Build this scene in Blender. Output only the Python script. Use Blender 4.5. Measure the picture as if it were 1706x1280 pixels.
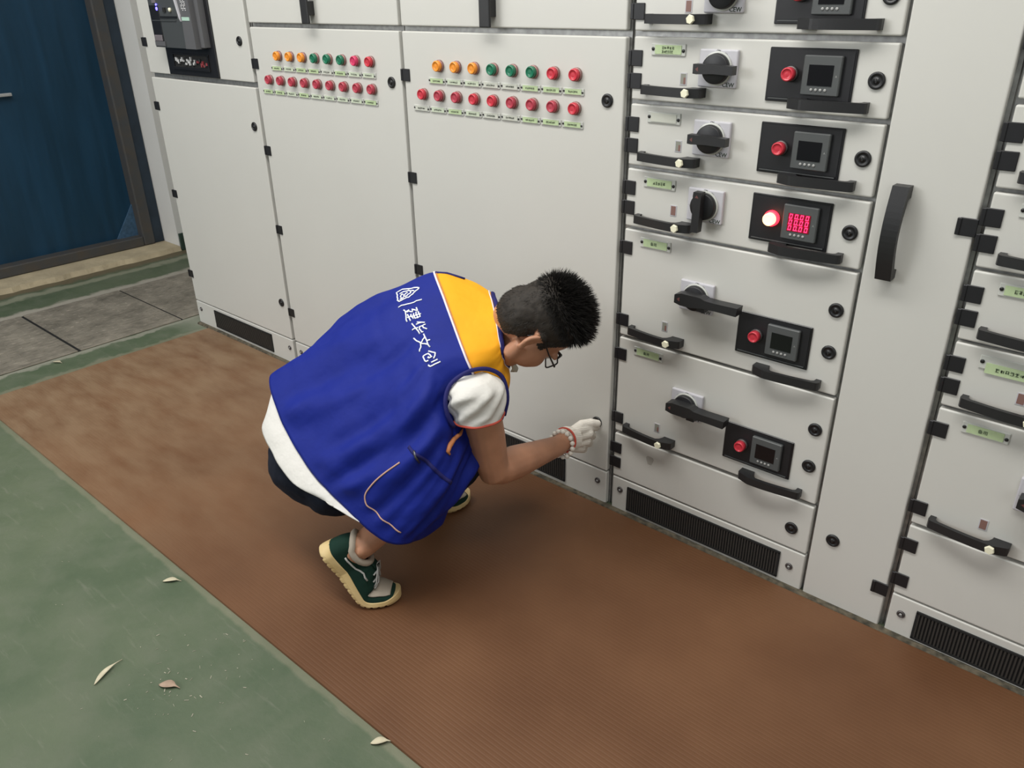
import bpy, bmesh, math, random
import numpy as np
from mathutils import Vector, Matrix, noise
random.seed(7)
for _o in list(bpy.data.objects): bpy.data.objects.remove(_o)
SC = bpy.context.scene
COL = SC.collection
PI = math.pi
# ------------------------------------------------------------------ camera
CAM_LOC = (1.1119, -1.7077, 1.4195)
_r = Vector((0.75352, 0.65724, -0.01573)); _f = Vector((-0.59374, 0.67255, -0.44203))
_r = Vector((0.75406, 0.65666, -0.01411)); _u = Vector((-0.28078, 0.3417, 0.89688)); _f = Vector((-0.59377, 0.67234, -0.44204)); CAM_LOC = (1.1119, -1.7077, 1.4195); FPX = 1328.59
cam = bpy.data.cameras.new('camera'); camo = bpy.data.objects.new('camera', cam); COL.objects.link(camo)
camo.matrix_world = Matrix(((_r.x, _u.x, -_f.x, CAM_LOC[0]), (_r.y, _u.y, -_f.y, CAM_LOC[1]), (_r.z, _u.z, -_f.z, CAM_LOC[2]), (0, 0, 0, 1)))
cam.sensor_width = 36.0; cam.lens = 36.0 * FPX / 1706.0; cam.clip_start = 0.02
SC.camera = camo
# ------------------------------------------------------------------ light
SC.view_settings.view_transform = 'Standard'; SC.view_settings.look = 'None'
SC.view_settings.gamma = 1.0; SC.view_settings.use_curve_mapping = False
SC.view_settings.exposure = 0.0
wd = bpy.data.worlds.new('world'); SC.world = wd; wd.use_nodes = True
wd.node_tree.nodes['Background'].inputs[0].default_value = (0.93, 0.97, 1.0, 1)
wd.node_tree.nodes['Background'].inputs[1].default_value = 0.22
def area(name, loc, target, sx, sy, energy, color=(1, 1, 1)):
    L = bpy.data.lights.new(name, 'AREA'); L.shape = 'RECTANGLE'; L.size = sx; L.size_y = sy; L.energy = energy; L.color = color
    o = bpy.data.objects.new(name, L); COL.objects.link(o); o.location = loc
    o.rotation_euler = (Vector(target) - Vector(loc)).to_track_quat('-Z', 'Y').to_euler()
    return o
area('ceiling_light_panel', (-0.3, -1.25, 3.30), (-0.3, -1.15, 0), 4.2, 0.7, 112, (1.0, 0.985, 0.95))
area('window_daylight', (-2.9, -4.4, 2.4), (-0.6, 0, 0.6), 2.2, 1.5, 92, (0.97, 0.985, 1.0))
area('window_daylight', (3.6, -4.4, 2.4), (0.6, 0, 0.9), 2.0, 1.6, 26, (0.96, 0.98, 1.0))
# ------------------------------------------------------------------ helpers
def link(o, parent=None):
    COL.objects.link(o)
    if parent is not None:
        o.parent = parent
        if parent.type == 'EMPTY' or True:
            o.matrix_parent_inverse = Matrix.Identity(4)
    return o
def tag(o, label=None, cat=None, group=None, kind=None):
    if label: o['label'] = label
    if cat: o['category'] = cat
    if group: o['group'] = group
    if kind: o['kind'] = kind
    return o
def empty(name, label, cat, group=None):
    o = bpy.data.objects.new(name, None); o.empty_display_size = .05; COL.objects.link(o)
    return tag(o, label, cat, group)
class MB:
    """collects shapes with material slots, then links them as ONE mesh object"""
    def __init__(s): s.v = []; s.f = []; s.m = []; s.sm = []
    def add(s, vs, fs, mi=0, smooth=False):
        b = len(s.v); s.v += [tuple(map(float, p)) for p in vs]
        for f in fs: s.f.append([b + i for i in f]); s.m.append(mi); s.sm.append(smooth)
        return s
    def bm(s, bm, mi=0, smooth=False):
        bm.verts.index_update()
        s.add([v.co for v in bm.verts], [[v.index for v in f.verts] for f in bm.faces], mi, smooth); bm.free(); return s
    def box(s, x0, x1, y0, y1, z0, z1, mi=0, bev=0, seg=2):
        bm = bmesh.new(); bmesh.ops.create_cube(bm, size=1)
        for v in bm.verts:
            v.co = Vector((x0 + (v.co.x + .5) * (x1 - x0), y0 + (v.co.y + .5) * (y1 - y0), z0 + (v.co.z + .5) * (z1 - z0)))
        if bev: bmesh.ops.bevel(bm, geom=list(bm.edges) , offset=bev, segments=seg, affect='EDGES', profile=.5)
        return s.bm(bm, mi)
    def lathe(s, o, ax, prof, n=20, mi=0, smooth=True):
        # prof: list of (radius, height along ax)
        ax = Vector(ax).normalized(); a = ax.orthogonal().normalized(); b = ax.cross(a); o = Vector(o)
        vs = []; fs = []
        for (r, h) in prof:
            for k in range(n):
                t = 2 * PI * k / n; vs.append(o + ax * h + (a * math.cos(t) + b * math.sin(t)) * r)
        for i in range(len(prof) - 1):
            for k in range(n):
                k2 = (k + 1) % n; fs.append([i * n + k, i * n + k2, (i + 1) * n + k2, (i + 1) * n + k])
        fs.append(list(range(n))[::-1]); fs.append([(len(prof) - 1) * n + k for k in range(n)])
        return s.add(vs, fs, mi, smooth)
    def prism(s, pts, y0, y1, mi=0):
        # polygon in x,z extruded in y
        n = len(pts); vs = [(x, y0, z) for x, z in pts] + [(x, y1, z) for x, z in pts]
        fs = [list(range(n)), list(range(2 * n - 1, n - 1, -1))] + [[i, i + n, (i + 1) % n + n, (i + 1) % n] for i in range(n)]
        return s.add(vs, fs, mi)
    def tube(s, path, rad, n=10, mi=0, flat=1.0, up=None, closed=False):
        P = [Vector(p) for p in path]; R = rad if isinstance(rad, (list, tuple)) else [rad] * len(P)
        vs = []; fs = []; L = len(P)
        ref = None
        for i, p in enumerate(P):
            t = (P[(i + 1) % L] - P[i - 1]) if closed else (P[min(i + 1, L - 1)] - P[max(i - 1, 0)])
            if t.length < 1e-9: t = Vector((0, 0, 1))
            t.normalize()
            u_ = Vector(up[i]) if up is not None else ref
            if u_ is None: u_ = t.orthogonal()
            a = (u_ - t * u_.dot(t))
            if a.length < 1e-6: a = t.orthogonal()
            a.normalize(); ref = a; b = t.cross(a)
            for k in range(n):
                q = 2 * PI * k / n; vs.append(p + (a * math.cos(q) * flat + b * math.sin(q)) * R[i])
        for i in range(L if closed else L - 1):
            j = (i + 1) % L
            for k in range(n):
                k2 = (k + 1) % n; fs.append([i * n + k, i * n + k2, j * n + k2, j * n + k])
        if not closed: fs.append(list(range(n))[::-1]); fs.append([(L - 1) * n + k for k in range(n)])
        return s.add(vs, fs, mi, True)
    def ell(s, c, axes, radii, n=16, m=10, mi=0):
        c = Vector(c); A = [Vector(a) for a in axes]; vs = []; fs = []
        for i in range(m + 1):
            th = PI * i / m
            for k in range(n):
                ph = 2 * PI * k / n
                vs.append(c + A[0] * radii[0] * math.sin(th) * math.cos(ph) + A[1] * radii[1] * math.sin(th) * math.sin(ph) + A[2] * radii[2] * math.cos(th))
        for i in range(m):
            for k in range(n):
                k2 = (k + 1) % n; fs.append([i * n + k, (i + 1) * n + k, (i + 1) * n + k2, i * n + k2])
        return s.add(vs, fs, mi, True)
    def loft(s, rings, mi=0, closed=True, cap0=False, cap1=False):
        n = len(rings[0]); vs = [p for r in rings for p in r]; fs = []
        for i in range(len(rings) - 1):
            for k in range(n if closed else n - 1):
                k2 = (k + 1) % n; fs.append([i * n + k, i * n + k2, (i + 1) * n + k2, (i + 1) * n + k])
        if cap0: fs.append(list(range(n))[::-1])
        if cap1: fs.append([(len(rings) - 1) * n + k for k in range(n)])
        return s.add(vs, fs, mi, True)
    def mesh(s, name):
        me = bpy.data.meshes.new(name); me.from_pydata(s.v, [], s.f); me.update()
        me.polygons.foreach_set('material_index', s.m); me.polygons.foreach_set('use_smooth', s.sm)
        return me
    def obj(s, name, mats, parent=None, clean=True):
        me = s.mesh(name)
        for m in (mats if isinstance(mats, (list, tuple)) else [mats]): me.materials.append(m)
        if clean:
            bm = bmesh.new(); bm.from_mesh(me); bmesh.ops.remove_doubles(bm, verts=bm.verts, dist=1e-6)
            bmesh.ops.recalc_face_normals(bm, faces=bm.faces); bm.to_mesh(me); bm.free()
        o = bpy.data.objects.new(name, me)
        return link(o, parent)
def baked(o, *mods):
    """apply modifiers given as (type, {settings}) to the object's own mesh"""
    for t, kw in mods:
        m = o.modifiers.new(t.lower(), t)
        for k, v in kw.items(): setattr(m, k, v)
    bpy.context.view_layer.update()
    dg = bpy.context.evaluated_depsgraph_get(); dg.update()
    me = bpy.data.meshes.new_from_object(o.evaluated_get(dg)); o.modifiers.clear(); old = o.data; o.data = me
    bpy.data.meshes.remove(old)
    me.polygons.foreach_set('use_smooth', [True] * len(me.polygons))
    return o
def copy_part(src, parent, off=(0, 0, 0)):
    c = src.copy(); COL.objects.link(c); c.parent = parent; c.location = Vector(src.location) + Vector(off); return c
# ------------------------------------------------------------------ materials
def mat(name, col, rough=.5, metal=0.0, var=0.0, vscale=6.0, bump=0.0, bscale=80.0, spec=.5, emit=None, estr=0.0, col2=None, stretch=None, sheen=0.0, coat=0.0):
    m = bpy.data.materials.new(name); m.use_nodes = True; nt = m.node_tree; N = nt.nodes; B = N['Principled BSDF']
    B.inputs['Base Color'].default_value = (*col, 1); B.inputs['Roughness'].default_value = rough; B.inputs['Metallic'].default_value = metal
    B.inputs['Specular IOR Level'].default_value = spec
    if coat: B.inputs['Coat Weight'].default_value = coat; B.inputs['Coat Roughness'].default_value = .1
    if sheen: B.inputs['Sheen Weight'].default_value = sheen
    if emit: B.inputs['Emission Color'].default_value = (*emit, 1); B.inputs['Emission Strength'].default_value = estr
    if var or bump:
        tc = N.new('ShaderNodeTexCoord'); mp = N.new('ShaderNodeMapping'); nt.links.new(tc.outputs['Object'], mp.inputs[0])
        if stretch: mp.inputs['Scale'].default_value = stretch
    if var:
        nz = N.new('ShaderNodeTexNoise'); nz.inputs['Scale'].default_value = vscale; nz.inputs['Detail'].default_value = 5; nt.links.new(mp.outputs[0], nz.inputs['Vector'])
        cr_ = N.new('ShaderNodeValToRGB'); c2 = col2 or tuple(c * (1 - var) for c in col)
        cr_.color_ramp.elements[0].position = .3; cr_.color_ramp.elements[1].position = .7
        cr_.color_ramp.elements[0].color = (*c2, 1); cr_.color_ramp.elements[1].color = (*col, 1)
        nt.links.new(nz.outputs['Fac'], cr_.inputs[0]); nt.links.new(cr_.outputs[0], B.inputs['Base Color'])
    if bump:
        n2 = N.new('ShaderNodeTexNoise'); n2.inputs['Scale'].default_value = bscale; n2.inputs['Detail'].default_value = 3; nt.links.new(mp.outputs[0], n2.inputs['Vector'])
        bp = N.new('ShaderNodeBump'); bp.inputs['Strength'].default_value = bump; bp.inputs['Distance'].default_value = .01
        nt.links.new(n2.outputs['Fac'], bp.inputs['Height']); nt.links.new(bp.outputs[0], B.inputs['Normal'])
    return m
M = {}
M['panel'] = mat('cabinet_paint', (.60, .592, .552), .38, bump=.02, bscale=600, var=.03, vscale=2)
M['zinc'] = mat('galvanized_steel', (.42, .42, .41), .42, .75, var=.35, vscale=60)
M['black'] = mat('black_plastic', (.012, .012, .014), .45, var=.2, vscale=40)
M['handle'] = mat('handle_plastic', (.016, .016, .017), .42, bump=.05, bscale=500)
M['dark'] = mat('recess_black', (.008, .008, .008), .8)
M['facia'] = mat('black_facia', (.014, .014, .016), .32, var=.3, vscale=30)
M['meter'] = mat('meter_grey', (.075, .08, .08), .5)
M['screen'] = mat('dark_screen', (.004, .004, .005), .12)
M['button'] = mat('meter_button', (.35, .35, .34), .5)
M['plate'] = mat('switch_plate', (.52, .51, .54), .4)
M['ivory'] = mat('ivory_button', (.85, .82, .62), .4)
M['clear'] = mat('label_holder', (.55, .56, .52), .3)
M['lgreen'] = mat('green_paper', (.50, .62, .36), .7, var=.1, vscale=80)
M['lpale'] = mat('pale_green_paper', (.56, .62, .48), .7)
M['lwhite'] = mat('pale_paper', (.56, .57, .50), .7)
M['ink'] = mat('ink', (.03, .045, .025), .8)
M['lock'] = mat('lock_black', (.012, .012, .013), .35)
M['slot'] = mat('lock_slot', (.06, .06, .06), .3, .6)
M['amber'] = mat('amber_lens', (.86, .30, .035), .25, var=.1, vscale=90)
M['green'] = mat('green_lens', (.015, .16, .085), .25)
M['redl'] = mat('red_lens', (.55, .035, .055), .28)
M['redd'] = mat('dull_red_lens', (.42, .045, .07), .35)
M['pink'] = mat('pink_lens', (.60, .04, .12), .3)
M['bezel'] = mat('bezel', (.30, .16, .15), .35, .3)
M['bezel_d'] = mat('bezel_dark', (.10, .09, .09), .35, .5)
M['litred'] = mat('lit_red_lens', (.9, .25, .12), .3, emit=(1.0, .50, .22), estr=3.6)
M['litring'] = mat('lit_red_ring', (.8, .02, .03), .3, emit=(1.0, .02, .04), estr=4)
M['digit'] = mat('lit_digits', (.8, .02, .08), .4, emit=(1.0, .03, .13), estr=2.6)
M['digbg'] = mat('lit_display', (.12, .003, .012), .3, emit=(1.0, .0, .04), estr=.10)
M['led'] = mat('blue_led', (.1, .1, .9), .3, emit=(.12, .1, 1.0), estr=5)
M['slotred'] = mat('indicator_red', (.22, .12, .10), .5)
M['slotgrey'] = mat('indicator_grey', (.25, .25, .21), .5)
M['bk_grey'] = mat('breaker_grey', (.055, .06, .062), .45)
M['bk_side'] = mat('breaker_side', (.10, .10, .105), .5)
M['white'] = mat('white_print', (.7, .7, .7), .6)
M['mesh'] = mat('grille_slats', (.035, .033, .03), .5)
# ------------------------------------------------------------------ setting
def floor_material():
    m = bpy.data.materials.new('green_painted_concrete'); m.use_nodes = True; nt = m.node_tree; N = nt.nodes; Lk = nt.links; B = N['Principled BSDF']
    tc = N.new('ShaderNodeTexCoord'); sep = N.new('ShaderNodeSeparateXYZ'); Lk.new(tc.outputs['Object'], sep.inputs[0])
    def nz(scale, detail=5, rough=.6, sc=None):
        n = N.new('ShaderNodeTexNoise'); n.inputs['Scale'].default_value = scale; n.inputs['Detail'].default_value = detail; n.inputs['Roughness'].default_value = rough
        if sc:
            mp = N.new('ShaderNodeMapping'); mp.inputs['Scale'].default_value = sc; mp.inputs['Rotation'].default_value = (0, 0, .6); Lk.new(tc.outputs['Object'], mp.inputs[0]); Lk.new(mp.outputs[0], n.inputs['Vector'])
        else: Lk.new(tc.outputs['Object'], n.inputs['Vector'])
        return n.outputs['Fac']
    def mth(op, a, b=None, clamp=False):
        n = N.new('ShaderNodeMath'); n.operation = op; n.use_clamp = clamp
        for i, x in enumerate((a, b)):
            if x is None: continue
            if isinstance(x, (int, float)): n.inputs[i].default_value = x
            else: Lk.new(x, n.inputs[i])
        return n.outputs[0]
    def mix(fac, a, b):
        n = N.new('ShaderNodeMix'); n.data_type = 'RGBA'
        if isinstance(fac, float): n.inputs[0].default_value = fac
        else: Lk.new(fac, n.inputs[0])
        for i, x in ((6, a), (7, b)):
            if isinstance(x, tuple): n.inputs[i].default_value = (*x, 1)
            else: Lk.new(x, n.inputs[i])
        return n.outputs[2]
    def ramp(x, a, b):
        n = N.new('ShaderNodeMapRange'); Lk.new(x, n.inputs[0]); n.inputs[1].default_value = a; n.inputs[2].default_value = b; return n.outputs[0]
    n1 = nz(2.2); n2 = nz(9, 6); n3 = nz(60, 4); n4 = nz(7, 5, .7, (1, 7, 1))
    c = mix(ramp(n1, .35, .65), (.063, .093, .050), (.104, .130, .077))
    c = mix(mth('MULTIPLY', ramp(n2, .45, .75), .65), c, (.125, .14, .098))
    c = mix(mth('MULTIPLY', ramp(n4, .58, .72), .30), c, (.21, .21, .165))
    c = mix(mth('MULTIPLY', ramp(n3, .55, .8), .25), c, (.085, .105, .06))
    # worn bare bands beside the trench and the door sill, dusty strip beside the cabinets
    x = sep.outputs[0]; y = sep.outputs[1]
    wob = mth('MULTIPLY', mth('SUBTRACT', n2, .5), .12)
    xx = mth('ADD', x, wob)
    def band(v, c0, w): return ramp(mth('ABSOLUTE', mth('SUBTRACT', v, c0)), w, w * .45)
    for c0, w, col, k in ((-3.205, .05, (.36, .33, .28), .9), (-3.575, .06, (.12, .095, .055), .95), (-3.47, .045, (.30, .30, .22), .6), (-2.49, .028, (.30, .29, .24), .7), (-2.32, .022, (.28, .25, .18), .35)):
        c = mix(mth('MULTIPLY', band(xx, c0, w), k), c, col)
    yy = mth('ADD', y, mth('MULTIPLY', wob, .25))
    c = mix(mth('MULTIPLY', band(yy, -1.010, .015), .28), c, (.30, .27, .19))
    c = mix(mth('MULTIPLY', mth('MULTIPLY', ramp(mth('ADD', y, wob), -.16, -.01), mth('MULTIPLY', ramp(x, -2.2, -2.4), ramp(x, -3.0, -2.55))), .75), c, (.27, .28, .22))
    Lk.new(c, B.inputs['Base Color'])
    B.inputs['Roughness'].default_value = .62
    Lk.new(ramp(n2, .2, .9), B.inputs['Roughness'])
    mr = N.new('ShaderNodeMapRange'); Lk.new(n2, mr.inputs[0]); mr.inputs[1].default_value = .2; mr.inputs[2].default_value = .8; mr.inputs[3].default_value = .5; mr.inputs[4].default_value = .8
    Lk.new(mr.outputs[0], B.inputs['Roughness'])
    bp = N.new('ShaderNodeBump'); bp.inputs['Strength'].default_value = .12; bp.inputs['Distance'].default_value = .01; Lk.new(n3, bp.inputs['Height']); Lk.new(bp.outputs[0], B.inputs['Normal'])
    return m
M['floor'] = floor_material()
M['wall'] = mat('white_plaster', (.74, .73, .70), .8, var=.06, vscale=3, bump=.05, bscale=40)
M['ceil'] = mat('ceiling_paint', (.7, .7, .68), .9)
M['skirt'] = mat('green_baseboard_paint', (.03, .055, .042), .6)
M['sill'] = mat('worn_concrete', (.50, .42, .28), .9, var=.3, vscale=9, bump=.4, bscale=40, col2=(.36, .30, .20))
M['door'] = mat('blue_door_paint', (.010, .050, .100), .42, var=.3, vscale=3, col2=(.006, .034, .066), stretch=(1, 6, .6), bump=.05, bscale=8)
M['doorframe'] = mat('door_frame_steel', (.055, .060, .066), .5, var=.45, vscale=14, col2=(.075, .065, .055))
M['doornavy'] = mat('door_frame_navy', (.018, .034, .055), .45, var=.3, vscale=14)
M['gusset'] = mat('scuffed_blue', (.06, .13, .22), .5, var=.4, vscale=60)
M['chrome'] = mat('brushed_handle', (.7, .7, .7), .3, .6)
b = MB(); b.add([(-4.4, -5.2, 0), (4.6, -5.2, 0), (4.6, 1.9, 0), (-4.4, 1.9, 0), (-4.4, -5.2, -.1), (4.6, -5.2, -.1), (4.6, 1.9, -.1), (-4.4, 1.9, -.1)],
                [[0, 1, 2, 3], [7, 6, 5, 4], [0, 4, 5, 1], [1, 5, 6, 2], [2, 6, 7, 3], [3, 7, 4, 0]])
tag(b.obj('floor', M['floor']), kind='structure')
b = MB(); b.box(-3.98, -3.63, .562, 1.9, 0, 3.5); b.box(-3.98, -3.63, -5.2, -2.1, 0, 3.5); b.box(-3.98, -3.63, -2.1, .562, 2.75, 3.5)
tag(b.obj('wall_left', M['wall']), kind='structure')
b = MB(); b.box(-3.98, 4.6, 1.9, 2.1, 0, 3.5); tag(b.obj('wall_back', M['wall']), kind='structure')
b = MB(); b.box(4.6, 4.75, -5.2, 2.1, 0, 3.5); tag(b.obj('wall_right', M['wall']), kind='structure')
b = MB(); b.box(-3.98, 4.6, -5.2, 2.1, 3.5, 3.6); tag(b.obj('ceiling', M['ceil']), kind='structure')
b = MB(); b.box(-3.63, -3.615, .566, 1.9, 0, .105, 0, .003); tag(b.obj('baseboard_left', M['skirt']), kind='structure')
# door sill with a crumbled front edge
b = MB(); n = 60; top = []; fr = []
for i in range(n + 1):
    y = -2.1 + (2.66 * i / n); e = -3.605 + .022 * noise.noise((y * 9, 3, 1)) + .012 * noise.noise((y * 31, 1, 5))
    top.append((y, e))
vs = []; fs = []
for y, e in top: vs += [(-3.97, y, .028), (e - .012, y, .028), (e, y, .0005), (-3.97, y, .0005)]
for i in range(n):
    a = 4 * i; fs += [[a, a + 1, a + 5, a + 4], [a + 1, a + 2, a + 6, a + 5], [a + 2, a + 3, a + 7, a + 6], [a + 3, a, a + 4, a + 7]]
fs += [[0, 3, 2, 1], [4 * n, 4 * n + 1, 4 * n + 2, 4 * n + 3]]
b.add(vs, fs); tag(b.obj('trim_1', M['sill']), kind='structure')
# blue steel door in its frame
droot = MB(); droot.box(-3.93, -3.875, -2.05, .50, .055, 2.7, 0, .004)
door = tag(droot.obj('door_1', M['door']), 'blue painted steel door left of the cabinets', kind='structure')
b = MB(); b.box(-3.90, -3.815, .495, .560, .029, 2.75, 0, .003); b.obj('frame_outer', M['doornavy'], door)
b = MB(); b.box(-3.89, -3.80, .425, .495, .029, 2.72, 0, .008); b.box(-3.89, -3.80, -2.1, .425, .029, .088, 0, .006); b.box(-3.89, -3.80, -2.1, .425, 2.66, 2.72, 0, .006)
b.obj('frame_inner', M['doorframe'], door)
b = MB(); b.prism([(0, 0), (.13, 0), (.13, .19)], 0, .012)
b.v = [(-3.872 + y, .295 + x, .088 + z) for (x, y, z) in b.v]; b.obj('corner_gusset', M['gusset'], door)
b = MB(); b.box(-3.86, -3.845, -.30, -.075, .955, .972, 0, .004); b.box(-3.876, -3.86, -.10, -.085, .957, .970); b.box(-3.876, -3.86, -.28, -.265, .957, .970); b.obj('door_handle', M['chrome'], door)
# trench covers
M['checker'] = None
def checker():
    m = bpy.data.materials.new('worn_checker_plate'); m.use_nodes = True; nt = m.node_tree; N = nt.nodes; Lk = nt.links; B = N['Principled BSDF']
    tc = N.new('ShaderNodeTexCoord'); mp = N.new('ShaderNodeMapping'); mp.inputs['Scale'].default_value = (60, 22, 1); Lk.new(tc.outputs['Object'], mp.inputs[0])
    n1 = N.new('ShaderNodeTexNoise'); n1.inputs['Scale'].default_value = 1.0; n1.inputs['Detail'].default_value = 4; Lk.new(mp.outputs[0], n1.inputs['Vector'])
    n2 = N.new('ShaderNodeTexNoise'); n2.inputs['Scale'].default_value = 7; n2.inputs['Detail'].default_value = 5; Lk.new(tc.outputs['Object'], n2.inputs['Vector'])
    r = N.new('ShaderNodeValToRGB'); r.color_ramp.elements[0].position = .32; r.color_ramp.elements[1].position = .68
    r.color_ramp.elements[0].color = (.12, .108, .085, 1); r.color_ramp.elements[1].color = (.33, .295, .24, 1)
    mx = N.new('ShaderNodeMath'); mx.operation = 'ADD'; mx.inputs[1].default_value = 0
    av = N.new('ShaderNodeMix'); av.inputs[0].default_value = .55; Lk.new(n1.outputs['Fac'], av.inputs[2]); Lk.new(n2.outputs['Fac'], av.inputs[3]); Lk.new(av.outputs[0], r.inputs[0])
    Lk.new(r.outputs[0], B.inputs['Base Color']); B.inputs['Roughness'].default_value = .6; B.inputs['Metallic'].default_value = .2
    bp = N.new('ShaderNodeBump'); bp.inputs['Strength'].default_value = .5; bp.inputs['Distance'].default_value = .004; Lk.new(n1.outputs['Fac'], bp.inputs['Height']); Lk.new(bp.outputs[0], B.inputs['Normal'])
    return m
M['checker'] = checker()
for i, (y0, y1, lb) in enumerate(((-1.02, -.535, 'worn grey steel trench cover plate at the left edge of the photo'), (-.522, -.043, 'worn grey steel trench cover plate in the middle, dark gap on its left'), (-.034, .45, 'worn grey steel trench cover plate running up to the cabinet corner'))):
    b = MB(); b.box(-3.175, -2.505, y0, y1, .001, .006, 0, .002)
    # raised lugs of the checker pattern in alternating directions
    for ix in range(16):
        for iy in range(12):
            cx = -3.15 + ix * .041; cy = y0 + .02 + iy * .0395; dx, dy = ((.011, .003) if (ix + iy) % 2 else (.003, .011))
            vs = [(cx - dx, cy, .0075), (cx, cy - dy, .0075), (cx + dx, cy, .0075), (cx, cy + dy, .0075), (cx - dx * 1.3, cy, .0058), (cx, cy - dy * 1.3, .0058), (cx + dx * 1.3, cy, .0058), (cx, cy + dy * 1.3, .0058)]
            b.add(vs, [[0, 1, 2, 3], [0, 4, 5, 1], [1, 5, 6, 2], [2, 6, 7, 3], [3, 7, 4, 0]])
    o = b.obj('trench_cover', M['checker']); tag(o, lb, 'floor plate', 'steel trench cover plates')
b = MB(); b.box(-3.175, -2.505, -.536, -.521, .0006, .0016); b.box(-3.175, -2.505, -.0445, -.0325, .0006, .0016); tag(b.obj('trim_2', M['dark']), kind='structure')
# brown ribbed rubber mat
def mat_material():
    m = bpy.data.materials.new('brown_rubber'); m.use_nodes = True; nt = m.node_tree; N = nt.nodes; Lk = nt.links; B = N['Principled BSDF']
    tc = N.new('ShaderNodeTexCoord')
    n1 = N.new('ShaderNodeTexNoise'); n1.inputs['Scale'].default_value = 2.5; n1.inputs['Detail'].default_value = 6; Lk.new(tc.outputs['Object'], n1.inputs['Vector'])
    mp = N.new('ShaderNodeMapping'); mp.inputs['Scale'].default_value = (2, 5, 1); Lk.new(tc.outputs['Object'], mp.inputs[0])
    n2 = N.new('ShaderNodeTexNoise'); n2.inputs['Scale'].default_value = 3; n2.inputs['Detail'].default_value = 5; Lk.new(mp.outputs[0], n2.inputs['Vector'])
    r = N.new('ShaderNodeValToRGB'); r.color_ramp.elements[0].position = .34; r.color_ramp.elements[1].position = .68
    r.color_ramp.elements[0].color = (.112, .047, .019, 1); r.color_ramp.elements[1].color = (.158, .073, .033, 1); Lk.new(n1.outputs['Fac'], r.inputs[0])
    # pale dust worn onto the far end of the mat
    sx = N.new('ShaderNodeSeparateXYZ'); Lk.new(tc.outputs['Object'], sx.inputs[0])
    d = N.new('ShaderNodeMapRange'); d.inputs[1].default_value = -.5; d.inputs[2].default_value = -2.0; d.inputs[3].default_value = 0; d.inputs[4].default_value = .75; Lk.new(sx.outputs[0], d.inputs[0])
    dm = N.new('ShaderNodeMath'); dm.operation = 'MULTIPLY'; Lk.new(d.outputs[0], dm.inputs[0])
    nr = N.new('ShaderNodeMapRange'); nr.inputs[1].default_value = .15; nr.inputs[2].default_value = .65; Lk.new(n2.outputs['Fac'], nr.inputs[0]); Lk.new(nr.outputs[0], dm.inputs[1])
    mx = N.new('ShaderNodeMix'); mx.data_type = 'RGBA'; Lk.new(dm.outputs[0], mx.inputs[0]); Lk.new(r.outputs[0], mx.inputs[6]); mx.inputs[7].default_value = (.27, .185, .112, 1)
    Lk.new(mx.outputs[2], B.inputs['Base Color']); B.inputs['Roughness'].default_value = .55; B.inputs['Specular IOR Level'].default_value = .35
    return m
b = MB(); prof = [(-1.003, .0005)]; N_ = 96; y0 = -1.003; y1 = -.018; p = (y1 - y0) / N_
for i in range(N_):
    y = y0 + i * p; prof += [(y + p * .10, .0062), (y + p * .62, .0062), (y + p * .74, .00598), (y + p * .99, .00598)]
prof += [(y1, .0005)]
vs = []; fs = []; xs = [-2.295, -1.2, 0., 1.2, 2.4]
for x in xs: vs += [(x, y, z) for y, z in prof]
L = len(prof)
for i in range(len(xs) - 1):
    for k in range(L): k2 = (k + 1) % L; fs.append([i * L + k, i * L + k2, (i + 1) * L + k2, (i + 1) * L + k])
fs.append(list(range(L))); fs.append([(len(xs) - 1) * L + k for k in range(L)])
b.add(vs, fs); tag(b.obj('rubber_mat', mat_material()), 'long brown ribbed rubber mat laid along the foot of the cabinets', 'mat')
# dry leaves and scraps on the green floor
M['leaf'] = mat('dry_leaf', (.62, .56, .40), .8, var=.25, vscale=40)
M['leafp'] = mat('pink_brown_leaf', (.42, .30, .22), .8, var=.25, vscale=50)
def leaf(name, p0, p1, w, bend, m, lb, cat='leaf'):
    b = MB(); A = Vector((*p0, .004)); Bv = Vector((*p1, .004)); d = Bv - A; s_ = Vector((-d.y, d.x, 0)).normalized(); n = 12; vs = []
    for i in range(n + 1):
        t = i / n; c = A + d * t + s_ * bend * math.sin(PI * t); ww = w * (math.sin(PI * min(1, t * 1.25)) ** .8 if t < .8 else .12 * (1 - t) * 5 + .04)
        z = .004 + .004 * math.sin(PI * t)
        vs += [(c.x + s_.x * ww, c.y + s_.y * ww, z), (c.x, c.y, z - .002), (c.x - s_.x * ww, c.y - s_.y * ww, z)]
    vs += [(x, y, z - .0009) for x, y, z in vs]; q = 3 * (n + 1); fs = []
    for i in range(n):
        for k in (0, 1): a = 3 * i + k; fs.append([a, a + 1, a + 4, a + 3]); fs.append([q + a, q + a + 3, q + a + 4, q + a + 1])
        fs.append([3 * i, 3 * i + 3, q + 3 * i + 3, q + 3 * i]); fs.append([3 * i + 2, q + 3 * i + 2, q + 3 * i + 5, 3 * i + 5])
    b.add(vs, fs, 0, True); tag(b.obj(name, m), lb, cat)
leaf('dry_leaf', (-.505, -1.343), (-.533, -1.264), .0065, .006, M['leaf'], 'narrow curled pale dry leaf on the green floor at lower left')
leaf('dry_leaf', (-.392, -1.246), (-.345, -1.219), .011, .004, M['leafp'], 'broad pinkish brown leaf scrap flat on the green floor')
leaf('dry_leaf', (.103, -1.034), (.135, -1.000), .0085, .003, M['leaf'], 'oval pale dry leaf touching the edge of the brown mat')
leaf('dry_leaf', (-.728, -1.062), (-.690, -1.028), .008, .004, M['leaf'], 'small crumbled pale leaf at the mat edge left of the shoe')
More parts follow.
